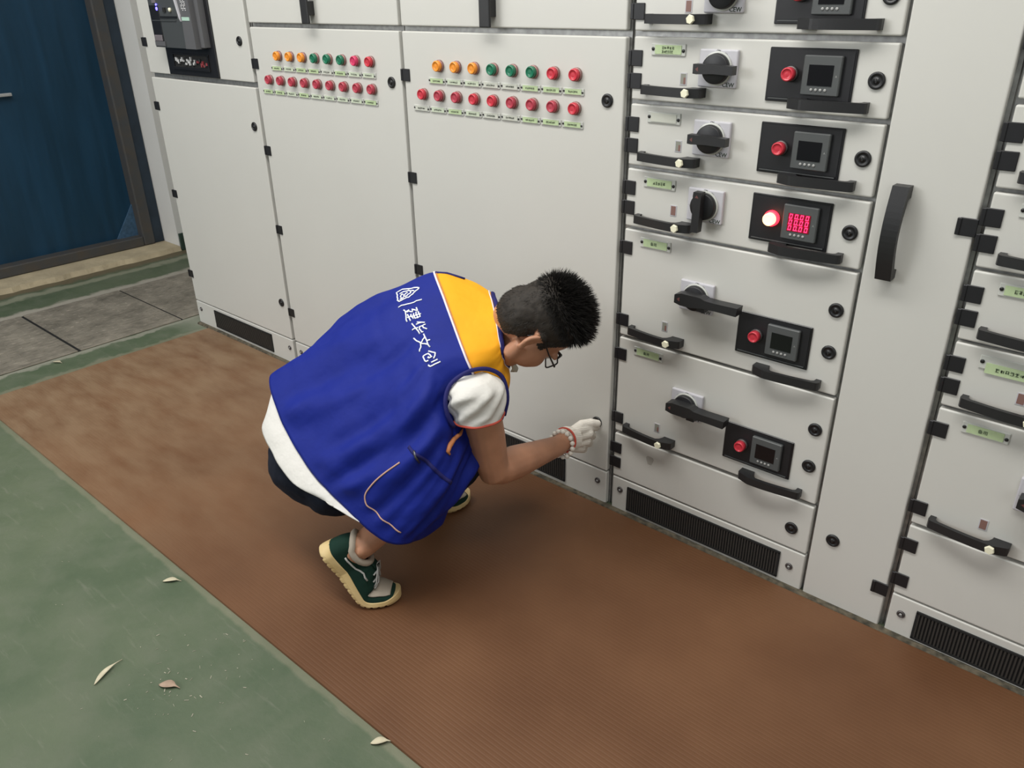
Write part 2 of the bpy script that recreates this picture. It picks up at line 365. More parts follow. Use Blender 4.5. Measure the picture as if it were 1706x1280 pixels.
leaf('dry_leaf', (-2.475, -.655), (-2.43, -.635), .010, .003, M['leaf'], 'tiny pale leaf on the green strip beyond the mat')
b = MB(); rr = random.Random(3)
for i in range(95):
    x = rr.uniform(-1.9, .1); y = rr.uniform(-1.6, -1.03)
    if i % 3: x = rr.gauss(-.36, .14); y = rr.gauss(-1.18, .07)
    if y > -1.03: continue
    a = rr.uniform(0, PI); l = .0008 + .0045 * rr.random() ** 2.2; w = rr.uniform(.0003, .0011); c, s_ = math.cos(a), math.sin(a)
    q = [(x - c * l - s_ * w, y - s_ * l + c * w), (x + c * l - s_ * w, y + s_ * l + c * w), (x + c * l + s_ * w, y + s_ * l - c * w), (x - c * l + s_ * w, y - s_ * l - c * w)]
    b.add([(px, py, .0012) for px, py in q] + [(px, py, .0003) for px, py in q], [[0, 1, 2, 3], [0, 4, 5, 1], [1, 5, 6, 2], [2, 6, 7, 3], [3, 7, 4, 0]])
tag(b.obj('floor_debris', mat('straw_bits', (.42, .40, .31), .8, var=.4, vscale=30)), 'tiny pale straw and dust bits scattered over the green floor', 'debris', kind='stuff')
# pale scratches worn into the paint: hair-thin flakes
# ------------------------------------------------------------------ switchgear
CX, CY, CZ = CAM_LOC
def ap(x, z, p):  # position measured on the door plane -> true position of a piece standing p proud of it
    k = p / 1.7077
    return x + (1.11 - x) * k, z + (1.42 - z) * k
def door_panel(name, x0, x1, z0, z1, parent, y1=.018, bev=.0035):
    b = MB(); b.box(x0, x1, 0, y1, z0, z1, 0, bev, 3); return b.obj(name, M['panel'], parent)
PROTO = {}
def put(key, build, parent, loc, name, mats, label=None):
    """first call builds the mesh, later calls share it"""
    if key not in PROTO: bb = MB(); build(bb); o = bb.obj(name, mats, parent); PROTO[key] = o.data
    else: o = link(bpy.data.objects.new(name, PROTO[key]), parent)
    o.location = loc
    if label: o['label'] = label
    return o
def b_hinge(b): b.box(0, .033, -.0035, .0, -.035, 0, 0, .0012, 1); b.box(-.004, .004, -.0055, 0, -.034, -.001, 0, .001, 1)
def hinge(x, ztop, parent): put('hinge', b_hinge, parent, (x, 0, ztop), 'hinge', M['black'])
def b_lock(b):
    b.lathe((0, 0, 0), (0, -1, 0), [(.0165, 0), (.0165, .003), (.0145, .0048), (.0115, .0048), (.0105, .0034), (.0052, .0034), (.0048, .0052), (.0, .0052)], 24, 0)
    b.box(-.0012, .0012, -.0056, -.0045, -.004, .004, 1)
def lock(x, z, parent): put('lock', b_lock, parent, (x, -.0002, z), 'lock', [M['lock'], M['slot']])
def b_screw(b):
    b.lathe((0, 0, 0), (0, -1, 0), [(.0095, 0), (.0095, .0025), (.0075, .004), (.0055, .004), (.005, .002), (.0, .002)], 16, 0)
    b.lathe((0, -.002, 0), (0, -1, 0), [(.0035, 0), (.0035, .0025), (.0, .0028)], 10, 1)
def screw(x, z, parent): put('screw', b_screw, parent, (x, -.0002, z), 'screw', [M['bezel_d'], M['button']])
def b_bow(flip, knob):
    def f(b):
        # bow handle: thin foot on one end, thick block on the other
        s_ = -1 if flip else 1; L2 = .080; pts_o = []; pts_i = []
        def P(x, y): return (s_ * x, y)
        prof_o = [(-L2, 0), (-L2 - .001, -.016), (-L2 + .002, -.022)] + [(-.074 + .118 * i / 9, -.024 - .0125 * math.sin(PI * .5 * i / 9)) for i in range(10)] + [(.050, -.036), (.076, -.026), (.080, -.022), (.080, 0)]
        prof_i = [(-L2 + .012, 0), (-L2 + .013, -.012)] + [(-.062 + .094 * i / 8, -.0165 - .0095 * math.sin(PI * .5 * i / 8)) for i in range(9)] + [(.040, -.020), (.045, -.008), (.046, 0)]
        poly = [P(*q) for q in prof_o] + [P(*q) for q in prof_i[::-1]]
        if flip: poly = poly[::-1]
        h = .010; n = len(poly)
        bm = bmesh.new(); vb = [bm.verts.new((x, y, -h)) for x, y in poly]; vt = [bm.verts.new((x, y, h)) for x, y in poly]
        bm.faces.new(vb); bm.faces.new(vt[::-1])
        for i in range(n): bm.faces.new([vb[i], vt[i], vt[(i + 1) % n], vb[(i + 1) % n]])
        bmesh.ops.recalc_face_normals(bm, faces=bm.faces)
        bmesh.ops.triangulate(bm, faces=[f_ for f_ in bm.faces if len(f_.verts) > 4])
        b.bm(bm, 0)
    return f
def b_knob(b): b.lathe((0, 0, 0), (0, -1, 0), [(.0100, 0), (.0100, .004), (.0086, .006), (.0, .006)], 6, 0, False)
def pull(x, z, parent, right):
    if right: put('pull_r', b_bow(True, False), parent, (x, -.0003, z), 'pull_handle', M['handle'])
    else:
        put('pull_l', b_bow(False, True), parent, (x, -.0003, z), 'pull_handle', M['handle'])
        put('knob', b_knob, parent, (x + .048, -.0365, z), 'release_button', M['ivory'], 'small ivory hexagonal button')
def glyphs(b, x0, x1, z, h, n, mi, rnd, y=-.0052):
    # flat printed strokes too small to read
    w = (x1 - x0) / n
    for i in range(n):
        cx = x0 + (i + .5) * w
        for k in range(4):
            if rnd.random() < .5: b.box(cx - w * .36, cx + w * .36, y, y + .0004, z - h / 2 + h * k / 3.2, z - h / 2 + h * k / 3.2 + h * .12, mi)
            else: xx = cx + rnd.uniform(-.3, .3) * w; b.box(xx - w * .07, xx + w * .07, y, y + .0004, z - h * .4, z + h * .4, mi)
def text_mesh(s, size, name='print'):
    c = bpy.data.curves.new(name, 'FONT'); c.body = s; c.size = size; c.align_x = 'CENTER'; c.align_y = 'CENTER'; c.extrude = .0001; c.offset = size * .018 if s == 'CEW' else 0
    o = bpy.data.objects.new(name, c); COL.objects.link(o); bpy.context.view_layer.update()
    dg = bpy.context.evaluated_depsgraph_get(); me = bpy.data.meshes.new_from_object(o.evaluated_get(dg)); bpy.data.objects.remove(o); bpy.data.curves.remove(c)
    return me
TEXTS = {}
def printed(s, size, loc, parent, m, name='printed_text', roll=0):
    k = (s, size, m.name)
    if k not in TEXTS: TEXTS[k] = text_mesh(s, size, name); TEXTS[k].materials.clear(); TEXTS[k].materials.append(m)
    o = link(bpy.data.objects.new(name, TEXTS[k]), parent); o.location = loc; o.rotation_euler = (PI / 2, roll, 0); return o
def name_plate(x0, x1, z0, z1, parent, paper, rnd, kind='lines', inset=None):
    b = MB(); b.box(x0, x1, -.003, 0, z0, z1, 0, .0012, 1)
    w = x1 - x0; hgt = z1 - z0
    px0, px1 = x0 + w * .115, x1 - w * .115; pz0, pz1 = z0 + hgt * .14, z1 - hgt * .12
    if inset: px0, px1, pz0, pz1 = inset
    b.box(px0, px1, -.0042, -.003, pz0, pz1, 1)
    for xx, zz in ((x0 + w * .055, (z0 + z1) / 2 + hgt * .05), (x1 - w * .055, (z0 + z1) / 2 - hgt * .05)):
        b.lathe((xx, -.003, zz), (0, -1, 0), [(hgt * .15, 0), (hgt * .15, .0014), (hgt * .05, .002)], 10, 2)
    zc = (pz0 + pz1) / 2; pw = px1 - px0; xm = (px0 + px1) / 2
    if kind == 'two': glyphs(b, xm - pw * .24, xm + pw * .24, zc + hgt * .15, hgt * .2, 5, 3, rnd); glyphs(b, xm - pw * .24, xm + pw * .2, zc - hgt * .17, hgt * .2, 6, 3, rnd)
    elif kind == 'lines': glyphs(b, xm - pw * .26, xm + pw * .26, zc, hgt * .26, 5, 3, rnd)
    elif kind == 'small': glyphs(b, xm - pw * .3, xm + pw * .3, zc, hgt * .24, 6, 3, rnd)
    return b.obj('label_plate', [M['clear'], paper, M['lock'], M['ink']], parent)
def lamp(x, z, parent, lens, big=False, bez='bezel', label=None):
    k = 'lamp' + lens + bez + str(big); rr_ = .0155 if not big else .0145
    def f(b):
        k_ = 1.22 if bez == 'litring' else 1.08
        b.lathe((0, 0, 0), (0, -1, 0), [(rr_ * k_, 0), (rr_ * k_, .005), (rr_, .010 if bez == 'litring' else .007)], 22, 1)
        h = .016 if big else .0125
        b.lathe((0, -.006, 0), (0, -1, 0), [(rr_ * .96, 0), (rr_ * .96, h - .003), (rr_ * .86, h), (rr_ * .74, h + .0004), (rr_ * .70, h - .0012), (rr_ * .3, h - .0006), (0, h - .0004)], 22, 0)
    return put(k, f, parent, (x, -.0002, z), 'indicator_lamp', [M[lens], M[bez]], label)
def grille(x0, x1, z0, z1, parent):
    b = MB(); b.box(x0, x1, -.001, .004, z0, z1, 0)
    n = int((x1 - x0) / .0075); st = (x1 - x0) / n
    for i in range(n): xx = x0 + (i + .25) * st; b.box(xx, xx + st * .5, -.004, -.001, z0 + .003, z1 - .003, 1)
    for (a, c, d, e) in ((x0 - .003, x1 + .003, z0 - .003, z0 + .002), (x0 - .003, x1 + .003, z1 - .002, z1 + .003), (x0 - .003, x0 + .002, z0, z1), (x1 - .002, x1 + .003, z0, z1)): b.box(a, c, -.0045, 0, d, e, 0)
    return b.obj('vent_grille', [M['dark'], M['mesh']], parent)
def plinth(x0, x1, parent, screws, gr, z1=.1165):
    p = door_panel('plinth_panel', x0, x1, .003, z1, parent)
    for s_ in screws: screw(s_[0], s_[1], p)
    if gr: grille(*gr, p)
    return p
def carcass(root, x0, x1):
    b = MB(); b.box(x0, x1, .026, .82, .0, 2.2); b.obj('cabinet_body', M['panel'], root)
    b = MB(); b.box(x0 + .001, x1 - .001, .0185, .026, .0, 2.199); b.obj('front_frame', M['zinc'], root)
rnd = random.Random(11)
papers = ['lpale', 'lgreen', 'lpale', 'lgreen', 'lwhite']
# --- cabinet with the air breaker (leftmost)
c1 = empty('switchgear_cabinet', 'leftmost grey cabinet with a dark circuit breaker in its upper door', 'cabinet', 'grey switchgear cabinets in a row'); c1.location = (-2.0, 0, 0)
def frame_to(root, objs): pass
def child_fix(root):
    # children were modelled in world coordinates: shift them under the root's base
    for ch in root.children: ch.location = Vector(ch.location) - Vector(root.location)
carcass(c1, -2.405, -1.611)
d = door_panel('lower_door', -2.402, -1.622, .1215, 1.116, c1)
for z in (1.018, .642, .268): hinge(-2.411, z, d)
lock(-1.664, .977, d); lock(-1.660, .277, d)
d = door_panel('upper_door', -2.402, -1.622, 1.134, 2.19, c1)
for z in (1.270, 1.60, 1.95): hinge(-2.411, z, d)
lock(-1.678, 1.272, d)
b = MB(); b.box(-2.222, -1.848, -.006, 0, 1.136, 1.62, 0, .002)
b.box(-2.163, -1.910, -.0065, -.0055, 1.168, 1.213, 1)
b.box(-2.175, -1.900, -.011, -.006, 1.158, 1.168, 0, .001); b.box(-2.175, -1.900, -.010, -.006, 1.213, 1.219, 0, .001); b.box(-2.175, -2.163, -.010, -.006, 1.168, 1.213, 0); b.box(-1.910, -1.900, -.010, -.006, 1.168, 1.213, 0)
pl = b.obj('breaker_facia', [M['facia'], M['dark']], d)
b = MB(); b.prism([(-2.225, 1.24), (-1.98, 1.24), (-1.98, 1.345), (-2.0, 1.40), (-2.0, 1.60), (-2.225, 1.60)], -.040, -.006)
b.box(-2.222, -2.150, -.042, -.040, 1.255, 1.39, 1, .001)
b.box(-2.218, -2.14, -.045, -.041, 1.245, 1.262, 2); b.box(-2.215, -2.155, -.046, -.041, 1.262, 1.285, 3, .003)
b.box(-2.145, -2.02, -.043, -.040, 1.345, 1.352, 1); b.box(-2.22, -2.03, -.043, -.040, 1.335, 1.338, 0)
b.box(-2.19, -2.16, -.043, -.040, 1.398, 1.42, 3)
b.obj('breaker_front', [M['bk_grey'], M['facia'], M['bk_side'], mat('breaker_knob_grey', (.16, .14, .15), .5)], d)
b = MB(); b.prism([(-1.975, 1.24), (-1.90, 1.24), (-1.905, 1.60), (-1.985, 1.60), (-1.985, 1.42), (-1.97, 1.345)], -.050, -.006); b.prism([(-1.90, 1.245), (-1.872, 1.245), (-1.875, 1.60), (-1.905, 1.60)], -.030, -.006)
b.prism([(-1.998, 1.41), (-1.988, 1.41), (-1.972, 1.355), (-1.972, 1.335), (-1.98, 1.345)], -.055, -.006, 1)
b.obj('breaker_cover', [M['bk_side'], M['plate']], d)
b = MB(); b.box(-1.965, -1.912, -.0515, -.050, 1.338, 1.350, 0)
for i in range(9):
    for k, xx in enumerate((-1.958, -1.950, -1.940, -1.932)):
        if (i + k * 2) % 4: b.box(xx, xx + .005, -.0512, -.050, 1.372 + i * .0055, 1.375 + i * .0055, 1)
b.obj('breaker_markings', [mat('pale_green_print', (.42, .60, .50), .5), M['white']], d)
b = MB(); b.lathe((-2.160, -.040, 1.378), (0, -1, 0), [(.007, 0), (.006, .004), (0, .005)], 12, 0); b.lathe((-2.161, -.040, 1.392), (0, -1, 0), [(.004, 0), (.004, .003), (0, .004)], 10, 0); b.obj('status_led', M['led'], d)
b = MB(); b.lathe((-2.06, -.040, 1.374), (0, -1, 0), [(.008, 0), (.007, .006), (0, .007)], 12, 1); b.box(-2.115, -2.095, -.044, -.040, 1.366, 1.382, 0); b.obj('push_button', [M['dark'], M['ivory']], d)
b = MB(); q = random.Random(5)
for i in range(26):
    xx = -2.155 + i * .0095; mi = q.choice([0, 0, 1, 2]) if i < 17 else q.choice([2, 3, 3]); zz = 1.173 + q.random() * .02; b.box(xx, xx + .0065, -.013, -.0066, zz, zz + q.uniform(.006, .016), mi)
b.obj('terminal_plugs', [M['white'], M['dark'], M['bk_grey'], mat('terminal_red', (.35, .06, .07), .5)], d)
plinth(-2.402, -1.622, c1, [(-2.365, .080), (-1.648, .077)], (-2.237, -1.779, .024, .101))
# --- two cabinets with indicator lamps
def lamp_cabinet(x0, lb, row1, row2):
    root = empty('switchgear_cabinet', lb, 'cabinet', 'grey switchgear cabinets in a row')
    carcass(root, x0 - .0055, x0 + .7895)
    d = door_panel('lower_door', x0, x0 + .783, .1215, 1.3195, root)
    for z in (1.217, .914, .612, .266): hinge(x0 - .008, z, d)
    lock(x0 + .737, 1.175, d); lock(x0 + .742, .277, d)
    for row, zz, xs_, lx in ((row1, 1.229, .138, -.030), (row2, 1.148, .067, -.030)):
        for k, c in enumerate(row):
            x, z = ap(x0 + xs_ + .0704 * k, zz, .015); lamp(x, z, d, c)
            xa = x0 + xs_ + .0704 * k; z1 = 1.1985 if zz > 1.2 else 1.1185
            name_plate(xa - .031, xa + .0355, z1 - .0175, z1, d, M[rnd.choice(papers)], rnd, 'small')
    d = door_panel('upper_door', x0, x0 + .783, 1.3335, 2.19, root)
    hx, hz = ap(x0 + .33, 1.33, .03)
    b = MB(); b.box(hx - .019, hx + .019, -.030, -.022, 1.334, 1.70, 0, .003); b.box(hx - .016, hx + .016, -.022, 0, 1.36, 1.40); b.box(hx - .016, hx + .016, -.022, 0, 1.62, 1.66); b.obj('swing_handle', M['handle'], d)
    for z in (1.52, 1.95): hinge(x0 - .008, z, d)
    plinth(x0, x0 + .783, root, [(x0 + .036, .079), (x0 + .752, .077)], (x0 + .165, x0 + .625, .024, .101))
    return root
Y, G_, R_, D_, P_ = 'amber', 'green', 'redl', 'redd', 'pink'
c2 = lamp_cabinet(-1.602, 'grey cabinet second from the left with two rows of small lamps', [Y, Y, Y, G_, G_, G_, P_, R_], [D_] * 9)
c3 = lamp_cabinet(-.8055, 'grey cabinet with two rows of lamps whose door the crouching man touches', [Y, Y, Y, G_, G_, G_, R_, R_], [R_, D_, D_, R_, R_, D_, D_, D_, R_])
# --- drawer cabinets
def b_switch(b):
    b.box(-.046, .046, -.010, 0, -.039, .039, 0, .003, 2)
    b.lathe((0, -.010, 0), (0, -1, 0), [(.0355, 0), (.0355, .003), (.0345, .0035)], 32, 2)
    b.lathe((0, -.0105, 0), (0, -1, 0), [(.0325, 0), (.031, .013), (.029, .014), (0, .014)], 32, 1)
def b_grip(b):  # short rotary grip lying along x, pointer on the left
    poly = [(-.047, -.0095), (-.038, -.0105), (.0, -.0085), (.038, -.0095), (.047, -.0095), (.047, .0085), (.0, .0105), (-.047, .0105)]
    b.prism(poly, -.044, -.024)
    b.add([(-.041, -.0445, 0), (-.034, -.0445, -.005), (-.034, -.0445, .005)], [[0, 1, 2]], 1)
def b_lever(b):  # long lever with a broad hub at the left
    poly = [(-.047, -.013), (-.030, -.017), (.0, -.017), (.028, -.012), (.062, -.0105), (.118, -.0115), (.120, .0095), (.062, .0085), (.034, .0095), (.022, .014), (-.030, .014), (-.047, .008)]
    b.prism(poly, -.052, -.022); b.box(.012, .034, -.046, -.026, -.024, -.012, 0)
    b.add([(-.040, -.0525, -.002), (-.032, -.0525, -.007), (-.032, -.0525, .004)], [[0, 1, 2]], 1)
M['redmark'] = mat('pointer_print', (.13, .05, .045), .5)
def b_facia(b):
    b.box(-.0905, .0905, -.004, 0, -.053, .053, 0, .0015, 1)
    b.box(-.086, .086, -.0052, -.004, -.044, .0485, 1)
    b.box(-.083, .083, -.0068, -.004, -.0475, -.0455, 2)
def b_meter(b):
    b.box(-.039, .039, -.014, -.004, -.038, .038, 0, .002, 1); b.box(-.026, .024, -.0150, -.0138, -.019, .0205, 1)
def b_mbtn(b): b.lathe((0, 0, 0), (0, -1, 0), [(.003, 0), (.003, .001), (.002, .0016), (0, .0016)], 10, 0)
def seg7(parent, x, z):
    # "00.00" three times
    b = MB(); w = .0068; h = .0105; t = .0016
    for r in range(3):
        for c in range(4):
            cx = x - .0185 + c * .0122; cz = z + .0130 - r * .0128
            def S(x0, x1, z0, z1): sh = .12; b.add([(cx + xx + (zz) * sh, yy, cz + zz) for yy in (-.0158, -.0150) for xx, zz in ((x0, z0), (x1, z0), (x1, z1), (x0, z1))], [[0, 1, 2, 3], [7, 6, 5, 4], [0, 4, 5, 1], [1, 5, 6, 2], [2, 6, 7, 3], [3, 7, 4, 0]])
            S(-w / 2, w / 2, h / 2 - t, h / 2); S(-w / 2, w / 2, -h / 2, -h / 2 + t)
            for sx in (-1, 1):
                xa = sx * w / 2 - (t if sx > 0 else 0)
                S(xa, xa + t, .0005, h / 2); S(xa, xa + t, -h / 2, -.0005)
            if c == 1: S(w / 2 + .0012, w / 2 + .0028, -h / 2, -h / 2 + .0018)
    return b.obj('lit_digits', M['digit'], parent)
def drawer(root, x, zt, zb, big, lab, lever='flat', lit=False, name_kind='lines', paper='lgreen', slot='slotgrey', locks=1):
    d = door_panel('drawer', x, x + .592, zb, zt, root)
    if big: zh = (zt - .031, zb + .062)
    else: zh = (zt - .029, zt - .079)
    for z in zh: hinge(x - .007, z, d)
    if lab == 'flat': name_plate(x + .050, x + .1385, zt - .039, zt - .0135, d, M[paper], rnd, name_kind)
    elif lab == 'spare':
        name_plate(x + .050, x + .1385, zt - .039, zt - .0135, d, M['lgreen'], rnd, 'none'); printed('备用', .0095, (x + .090, -.0047, zt - .0265), d, M['ink'])
    elif lab == 'slipped': name_plate(x + .050, x + .150, zt - .042, zt - .0135, d, M['lgreen'], rnd, 'small', (x + .063, x + .150, zt - .049, zt - .027))
    sx = x + .224; sz = zt - (.060 if not big else .135)
    put('switch', b_switch, d, (sx, 0, sz), 'rotary_switch', [M['plate'], M['black'], M['clear']])
    if big: put('lever', b_lever, d, (sx + .010, 0, sz + .004), 'switch_lever', [M['handle'], M['redmark']])
    else:
        o = put('grip', b_grip, d, (sx + .006, 0, sz), 'switch_grip', [M['handle'], M['redmark']])
        if lever == 'up': o.rotation_euler = (0, PI / 2, 0); o.location = (sx - .004, 0, sz - .010)
    printed('CEW', .0125, (sx + .029, -.0103, sz - .0325), d, M['ink'], 'printed_mark')
    printed('ON', .006, (sx, -.0103, sz + .0362), d, M['ink'], 'printed_mark')
    for a in (.75, 2.1, 3.4): printed('ı ı ı', .005, (sx + .0372 * math.cos(a + .3), -.0103, sz + .0365 * math.sin(a + .3)) if a != 3.4 else (sx - .0395, -.0103, sz - .004), d, M['ink'], 'printed_mark', -(a + .3 - PI / 2))
    fz = zt - (.066 if not big else .1955); fx = x + .4285
    put('facia', b_facia, d, (fx, 0, fz), 'meter_facia', [M['facia'], M['black'], M['meter']])
    lamp(x + .3895, fz + .003, d, 'litred' if lit else 'redl', True, 'litring' if lit else 'bezel_d', 'glowing red lamp' if lit else None).location.y = -.005
    put('meter' + str(lit), b_meter, d, (x + .4555, 0, fz + .0025), 'meter', [M['meter'], M['digbg'] if lit else M['screen']])
    if lit: seg7(d, x + .4545, fz + .0035)
    for k in range(4): put('mbtn', b_mbtn, d, (x + .4555 - .016 + k * .0095, -.014, fz - .0245), 'meter_button', M['button'])
    printed('A', .006, (x + .4555 + .031, -.0142, fz + .002), d, M['button'], 'printed_mark')
    lx = x + .5615
    if not big: lock(lx, zt - .068, d)
    else: lock(lx, zt - .090, d); lock(lx, zt - .1915, d)
    wz = zt - (.073 if not big else .224)
    b = MB(); b.box(x + .1285, x + .1455, -.0012, 0, wz - .026, wz, 0); b.box(x + .1305, x + .1435, -.0016, -.001, wz - .024, wz - .002, 1); b.box(x + .138, x + .1435, -.0019, -.0015, wz - .024, wz - .010, 2); b.obj('position_window', [M['plate'], M[slot], M['slotred']], d)
    hz = zb + .026
    pull(x + .1165, hz, d, False); pull(x + .476, zb + .020, d, True)
    return d
c4 = empty('switchgear_cabinet', 'grey drawer cabinet right of the man with one lit red meter', 'cabinet', 'grey switchgear cabinets in a row')
carcass(c4, -.0105, .799)
drawer(c4, 0., 1.4705, 1.3335, False, 'flat', slot='slotred')
drawer(c4, 0., 1.3215, 1.1830, False, 'flat', name_kind='two')
drawer(c4, 0., 1.1730, 1.0300, False, 'flat', name_kind='none', paper='lwhite')
drawer(c4, 0., 1.0205, .8765, False, 'flat', lever='up', lit=True, slot='slotred')
drawer(c4, 0., .8680, .5745, True, 'spare')
drawer(c4, 0., .5660, .2740, True, 'spare')
d = door_panel('bottom_drawer', 0., .592, .1215, .2640, c4)
hinge(-.007, .2355, d); hinge(-.007, .1865, d); lock(.5455, .183, d)
b = MB(); vs = [(.122 + .011 * math.cos(a) * (1 + .25 * math.sin(3 * a)), -.0004, .2155 + .017 * math.sin(a) * (1 + .2 * math.cos(2 * a))) for a in np.linspace(0, 2 * PI, 17)[:-1]]; b.add(vs, [list(range(16))]); b.obj('grey_smudge', mat('grey_smudge', (.40, .385, .35), .6), d)
for z0, z1 in ((1.4795, 1.63), (1.64, 1.79), (1.80, 1.95), (1.96, 2.19)): door_panel('upper_drawer', 0., .592, z0, z1, c4)
plinth(0., .592, c4, [(.0285, .078), (.556, .066)], (.058, .526, .021, .096))
d = door_panel('cable_door', .6005, .7905, .003, 2.19, c4)
b = MB(); hx, hz = ap(.641, .960, .035)
prof = [(-.094, 0)] + [(-.096 + .192 * i / 16, -.026 - .018 * math.sin(PI * i / 16)) for i in range(17)] + [(.096, 0), (.072, 0)] + [(.070 - .142 * i / 12, -.016 - .016 * math.sin(PI * i / 12)) for i in range(13)] + [(-.076, 0)]
vs = [(hx - .016, y, hz + z) for z, y in prof] + [(hx + .016, y, hz + z) for z, y in prof]; n = len(prof)
b.add(vs, [list(range(n))[::-1], list(range(n, 2 * n))] + [[i, (i + 1) % n, (i + 1) % n + n, i + n] for i in range(n)]); b.obj('pull_handle', M['handle'], d)
for z in (1.018, .1335, 1.62): put('hinge', b_hinge, d, (.762, 0, z), 'hinge', M['black'])
lock(.650, .195, d)
# --- right-hand drawer cabinet, cut by the frame
c5 = empty('switchgear_cabinet', 'grey drawer cabinet at the right edge of the photo', 'cabinet', 'grey switchgear cabinets in a row')
carcass(c5, .8, 1.605)
X5 = .8065
drawer(c5, X5, 1.4300, 1.2365, False, 'flat'); drawer(c5, X5, 1.2260, 1.0800, False, 'flat'); drawer(c5, X5, 1.0713, .9275, False, 'flat', name_kind='none', paper='lwhite')
drawer(c5, X5, .9196, .7765, False, 'flat'); drawer(c5, X5, .7690, .6260, False, 'slipped', slot='slotred')
drawer(c5, X5, .6177, .3235, True, 'spare', slot='slotred')
d = door_panel('bottom_drawer', X5, X5 + .592, .1215, .3145, c5); hinge(X5 - .007, .281, d); hinge(X5 - .007, .180, d); lock(X5 + .545, .183, d)
for z0, z1 in ((1.4395, 1.80), (1.81, 2.19)): door_panel('upper_drawer', X5, X5 + .592, z0, z1, c5)
plinth(X5, X5 + .592, c5, [(X5 + .0285, .068), (X5 + .556, .066)], (X5 + .063, X5 + .53, .018, .093))
door_panel('cable_door', X5 + .6, X5 + .79, .003, 2.19, c5)
for root, xb in ((c1, -2.008), (c2, -1.208), (c3, -.411), (c4, .394), (c5, 1.2)):
    root.location = (xb, 0.4, 0); child_fix(root)
# dirt line along the foot of the cabinets
b = MB(); vs = []; fs = []; n = 160
for i in range(n + 1):
    x = -2.40 + 4.0 * i / n; e = -.014 + .006 * noise.noise((x * 14, 2, 0)) + .003 * noise.noise((x * 60, 2, 0)); vs += [(x, .002, .0085), (x, e, .0078), (x, e - .004, .0008), (x, .002, .0008)]
for i in range(n): a = 4 * i; fs += [[a, a + 1, a + 5, a + 4], [a + 1, a + 2, a + 6, a + 5], [a + 2, a + 3, a + 7, a + 6], [a + 3, a, a + 4, a + 7]]
b.add(vs, fs); tag(b.obj('trim_3', mat('dusty_joint', (.15, .125, .085), .95, var=.7, vscale=60, col2=(.03, .028, .02))), kind='structure')
# ------------------------------------------------------------------ the crouching man
VEST = [[(-0.5283,-0.588,0.4879),(-0.628,-0.6964,0.5214),(-0.5193,-0.7558,0.4434),(-0.3892,-0.7804,0.367),(-0.2809,-0.7792,0.3138),(-0.1551,-0.7575,0.2457),(-0.11,-0.7019,0.2245),(-0.1593,-0.5917,0.1869),(-0.2265,-0.5308,0.2787),(-0.3316,-0.5487,0.384)],[(-0.518,-0.5356,0.5209),(-0.5708,-0.6392,0.5768),(-0.4394,-0.693,0.5221),(-0.3086,-0.73,0.4484),(-0.205,-0.7399,0.3847),(-0.0999,-0.7103,0.3337),(-0.0733,-0.6534,0.2941),(-0.1293,-0.5469,0.2599),(-0.2329,-0.486,0.3226),(-0.3453,-0.5008,0.413)],[(-0.4916,-0.4848,0.5797),(-0.5043,-0.5635,0.6478),(-0.3561,-0.6306,0.5956),(-0.2294,-0.6653,0.531),(-0.1356,-0.6793,0.4741),(-0.0626,-0.6541,0.4144),(-0.0566,-0.5967,0.3579),(-0.1026,-0.5127,0.344),(-0.2326,-0.4597,0.3879),(-0.3493,-0.4653,0.4649)],[(-0.4326,-0.4358,0.6288),(-0.4373,-0.4963,0.7052),(-0.2978,-0.5679,0.6579),(-0.1892,-0.6083,0.609),(-0.1058,-0.6278,0.5577),(-0.071,-0.5903,0.4775),(-0.0685,-0.5397,0.4154),(-0.0896,-0.4705,0.4133),(-0.2101,-0.4253,0.4436),(-0.3176,-0.4263,0.5109)],[(-0.3708,-0.3928,0.672),(-0.3765,-0.4433,0.7495),(-0.2646,-0.5048,0.7093),(-0.1766,-0.5438,0.6674),(-0.1153,-0.5602,0.6168),(-0.1025,-0.5288,0.5342),(-0.0801,-0.4822,0.4731),(-0.0576,-0.4191,0.471),(-0.1702,-0.3827,0.4954),(-0.2776,-0.3856,0.5579)],[(-0.3071,-0.3357,0.717),(-0.3145,-0.3797,0.7857),(-0.2231,-0.4367,0.7458),(-0.1527,-0.4736,0.6969),(-0.0841,-0.5065,0.6452),(-0.0672,-0.4865,0.5851),(-0.0546,-0.4492,0.5343),(-0.0654,-0.3909,0.5243),(-0.1479,-0.3478,0.5519),(-0.2244,-0.3404,0.6138)],[(-0.2347,-0.3091,0.7179),(-0.2322,-0.3349,0.7658),(-0.1658,-0.3848,0.7364),(-0.1072,-0.4236,0.7005),(-0.0636,-0.4496,0.6589),(-0.0531,-0.4372,0.6185),(-0.0524,-0.4175,0.5796),(-0.0645,-0.382,0.5594),(-0.1272,-0.3421,0.5885),(-0.1804,-0.3248,0.6426)],[(-0.1751,-0.3125,0.7101),(-0.1678,-0.3234,0.742),(-0.1177,-0.364,0.7261),(-0.0803,-0.3977,0.7038),(-0.0604,-0.4144,0.6743),(-0.0533,-0.4189,0.6466),(-0.0666,-0.3983,0.6166),(-0.0779,-0.3728,0.5913),(-0.1171,-0.346,0.6166),(-0.1468,-0.3313,0.6596)]]
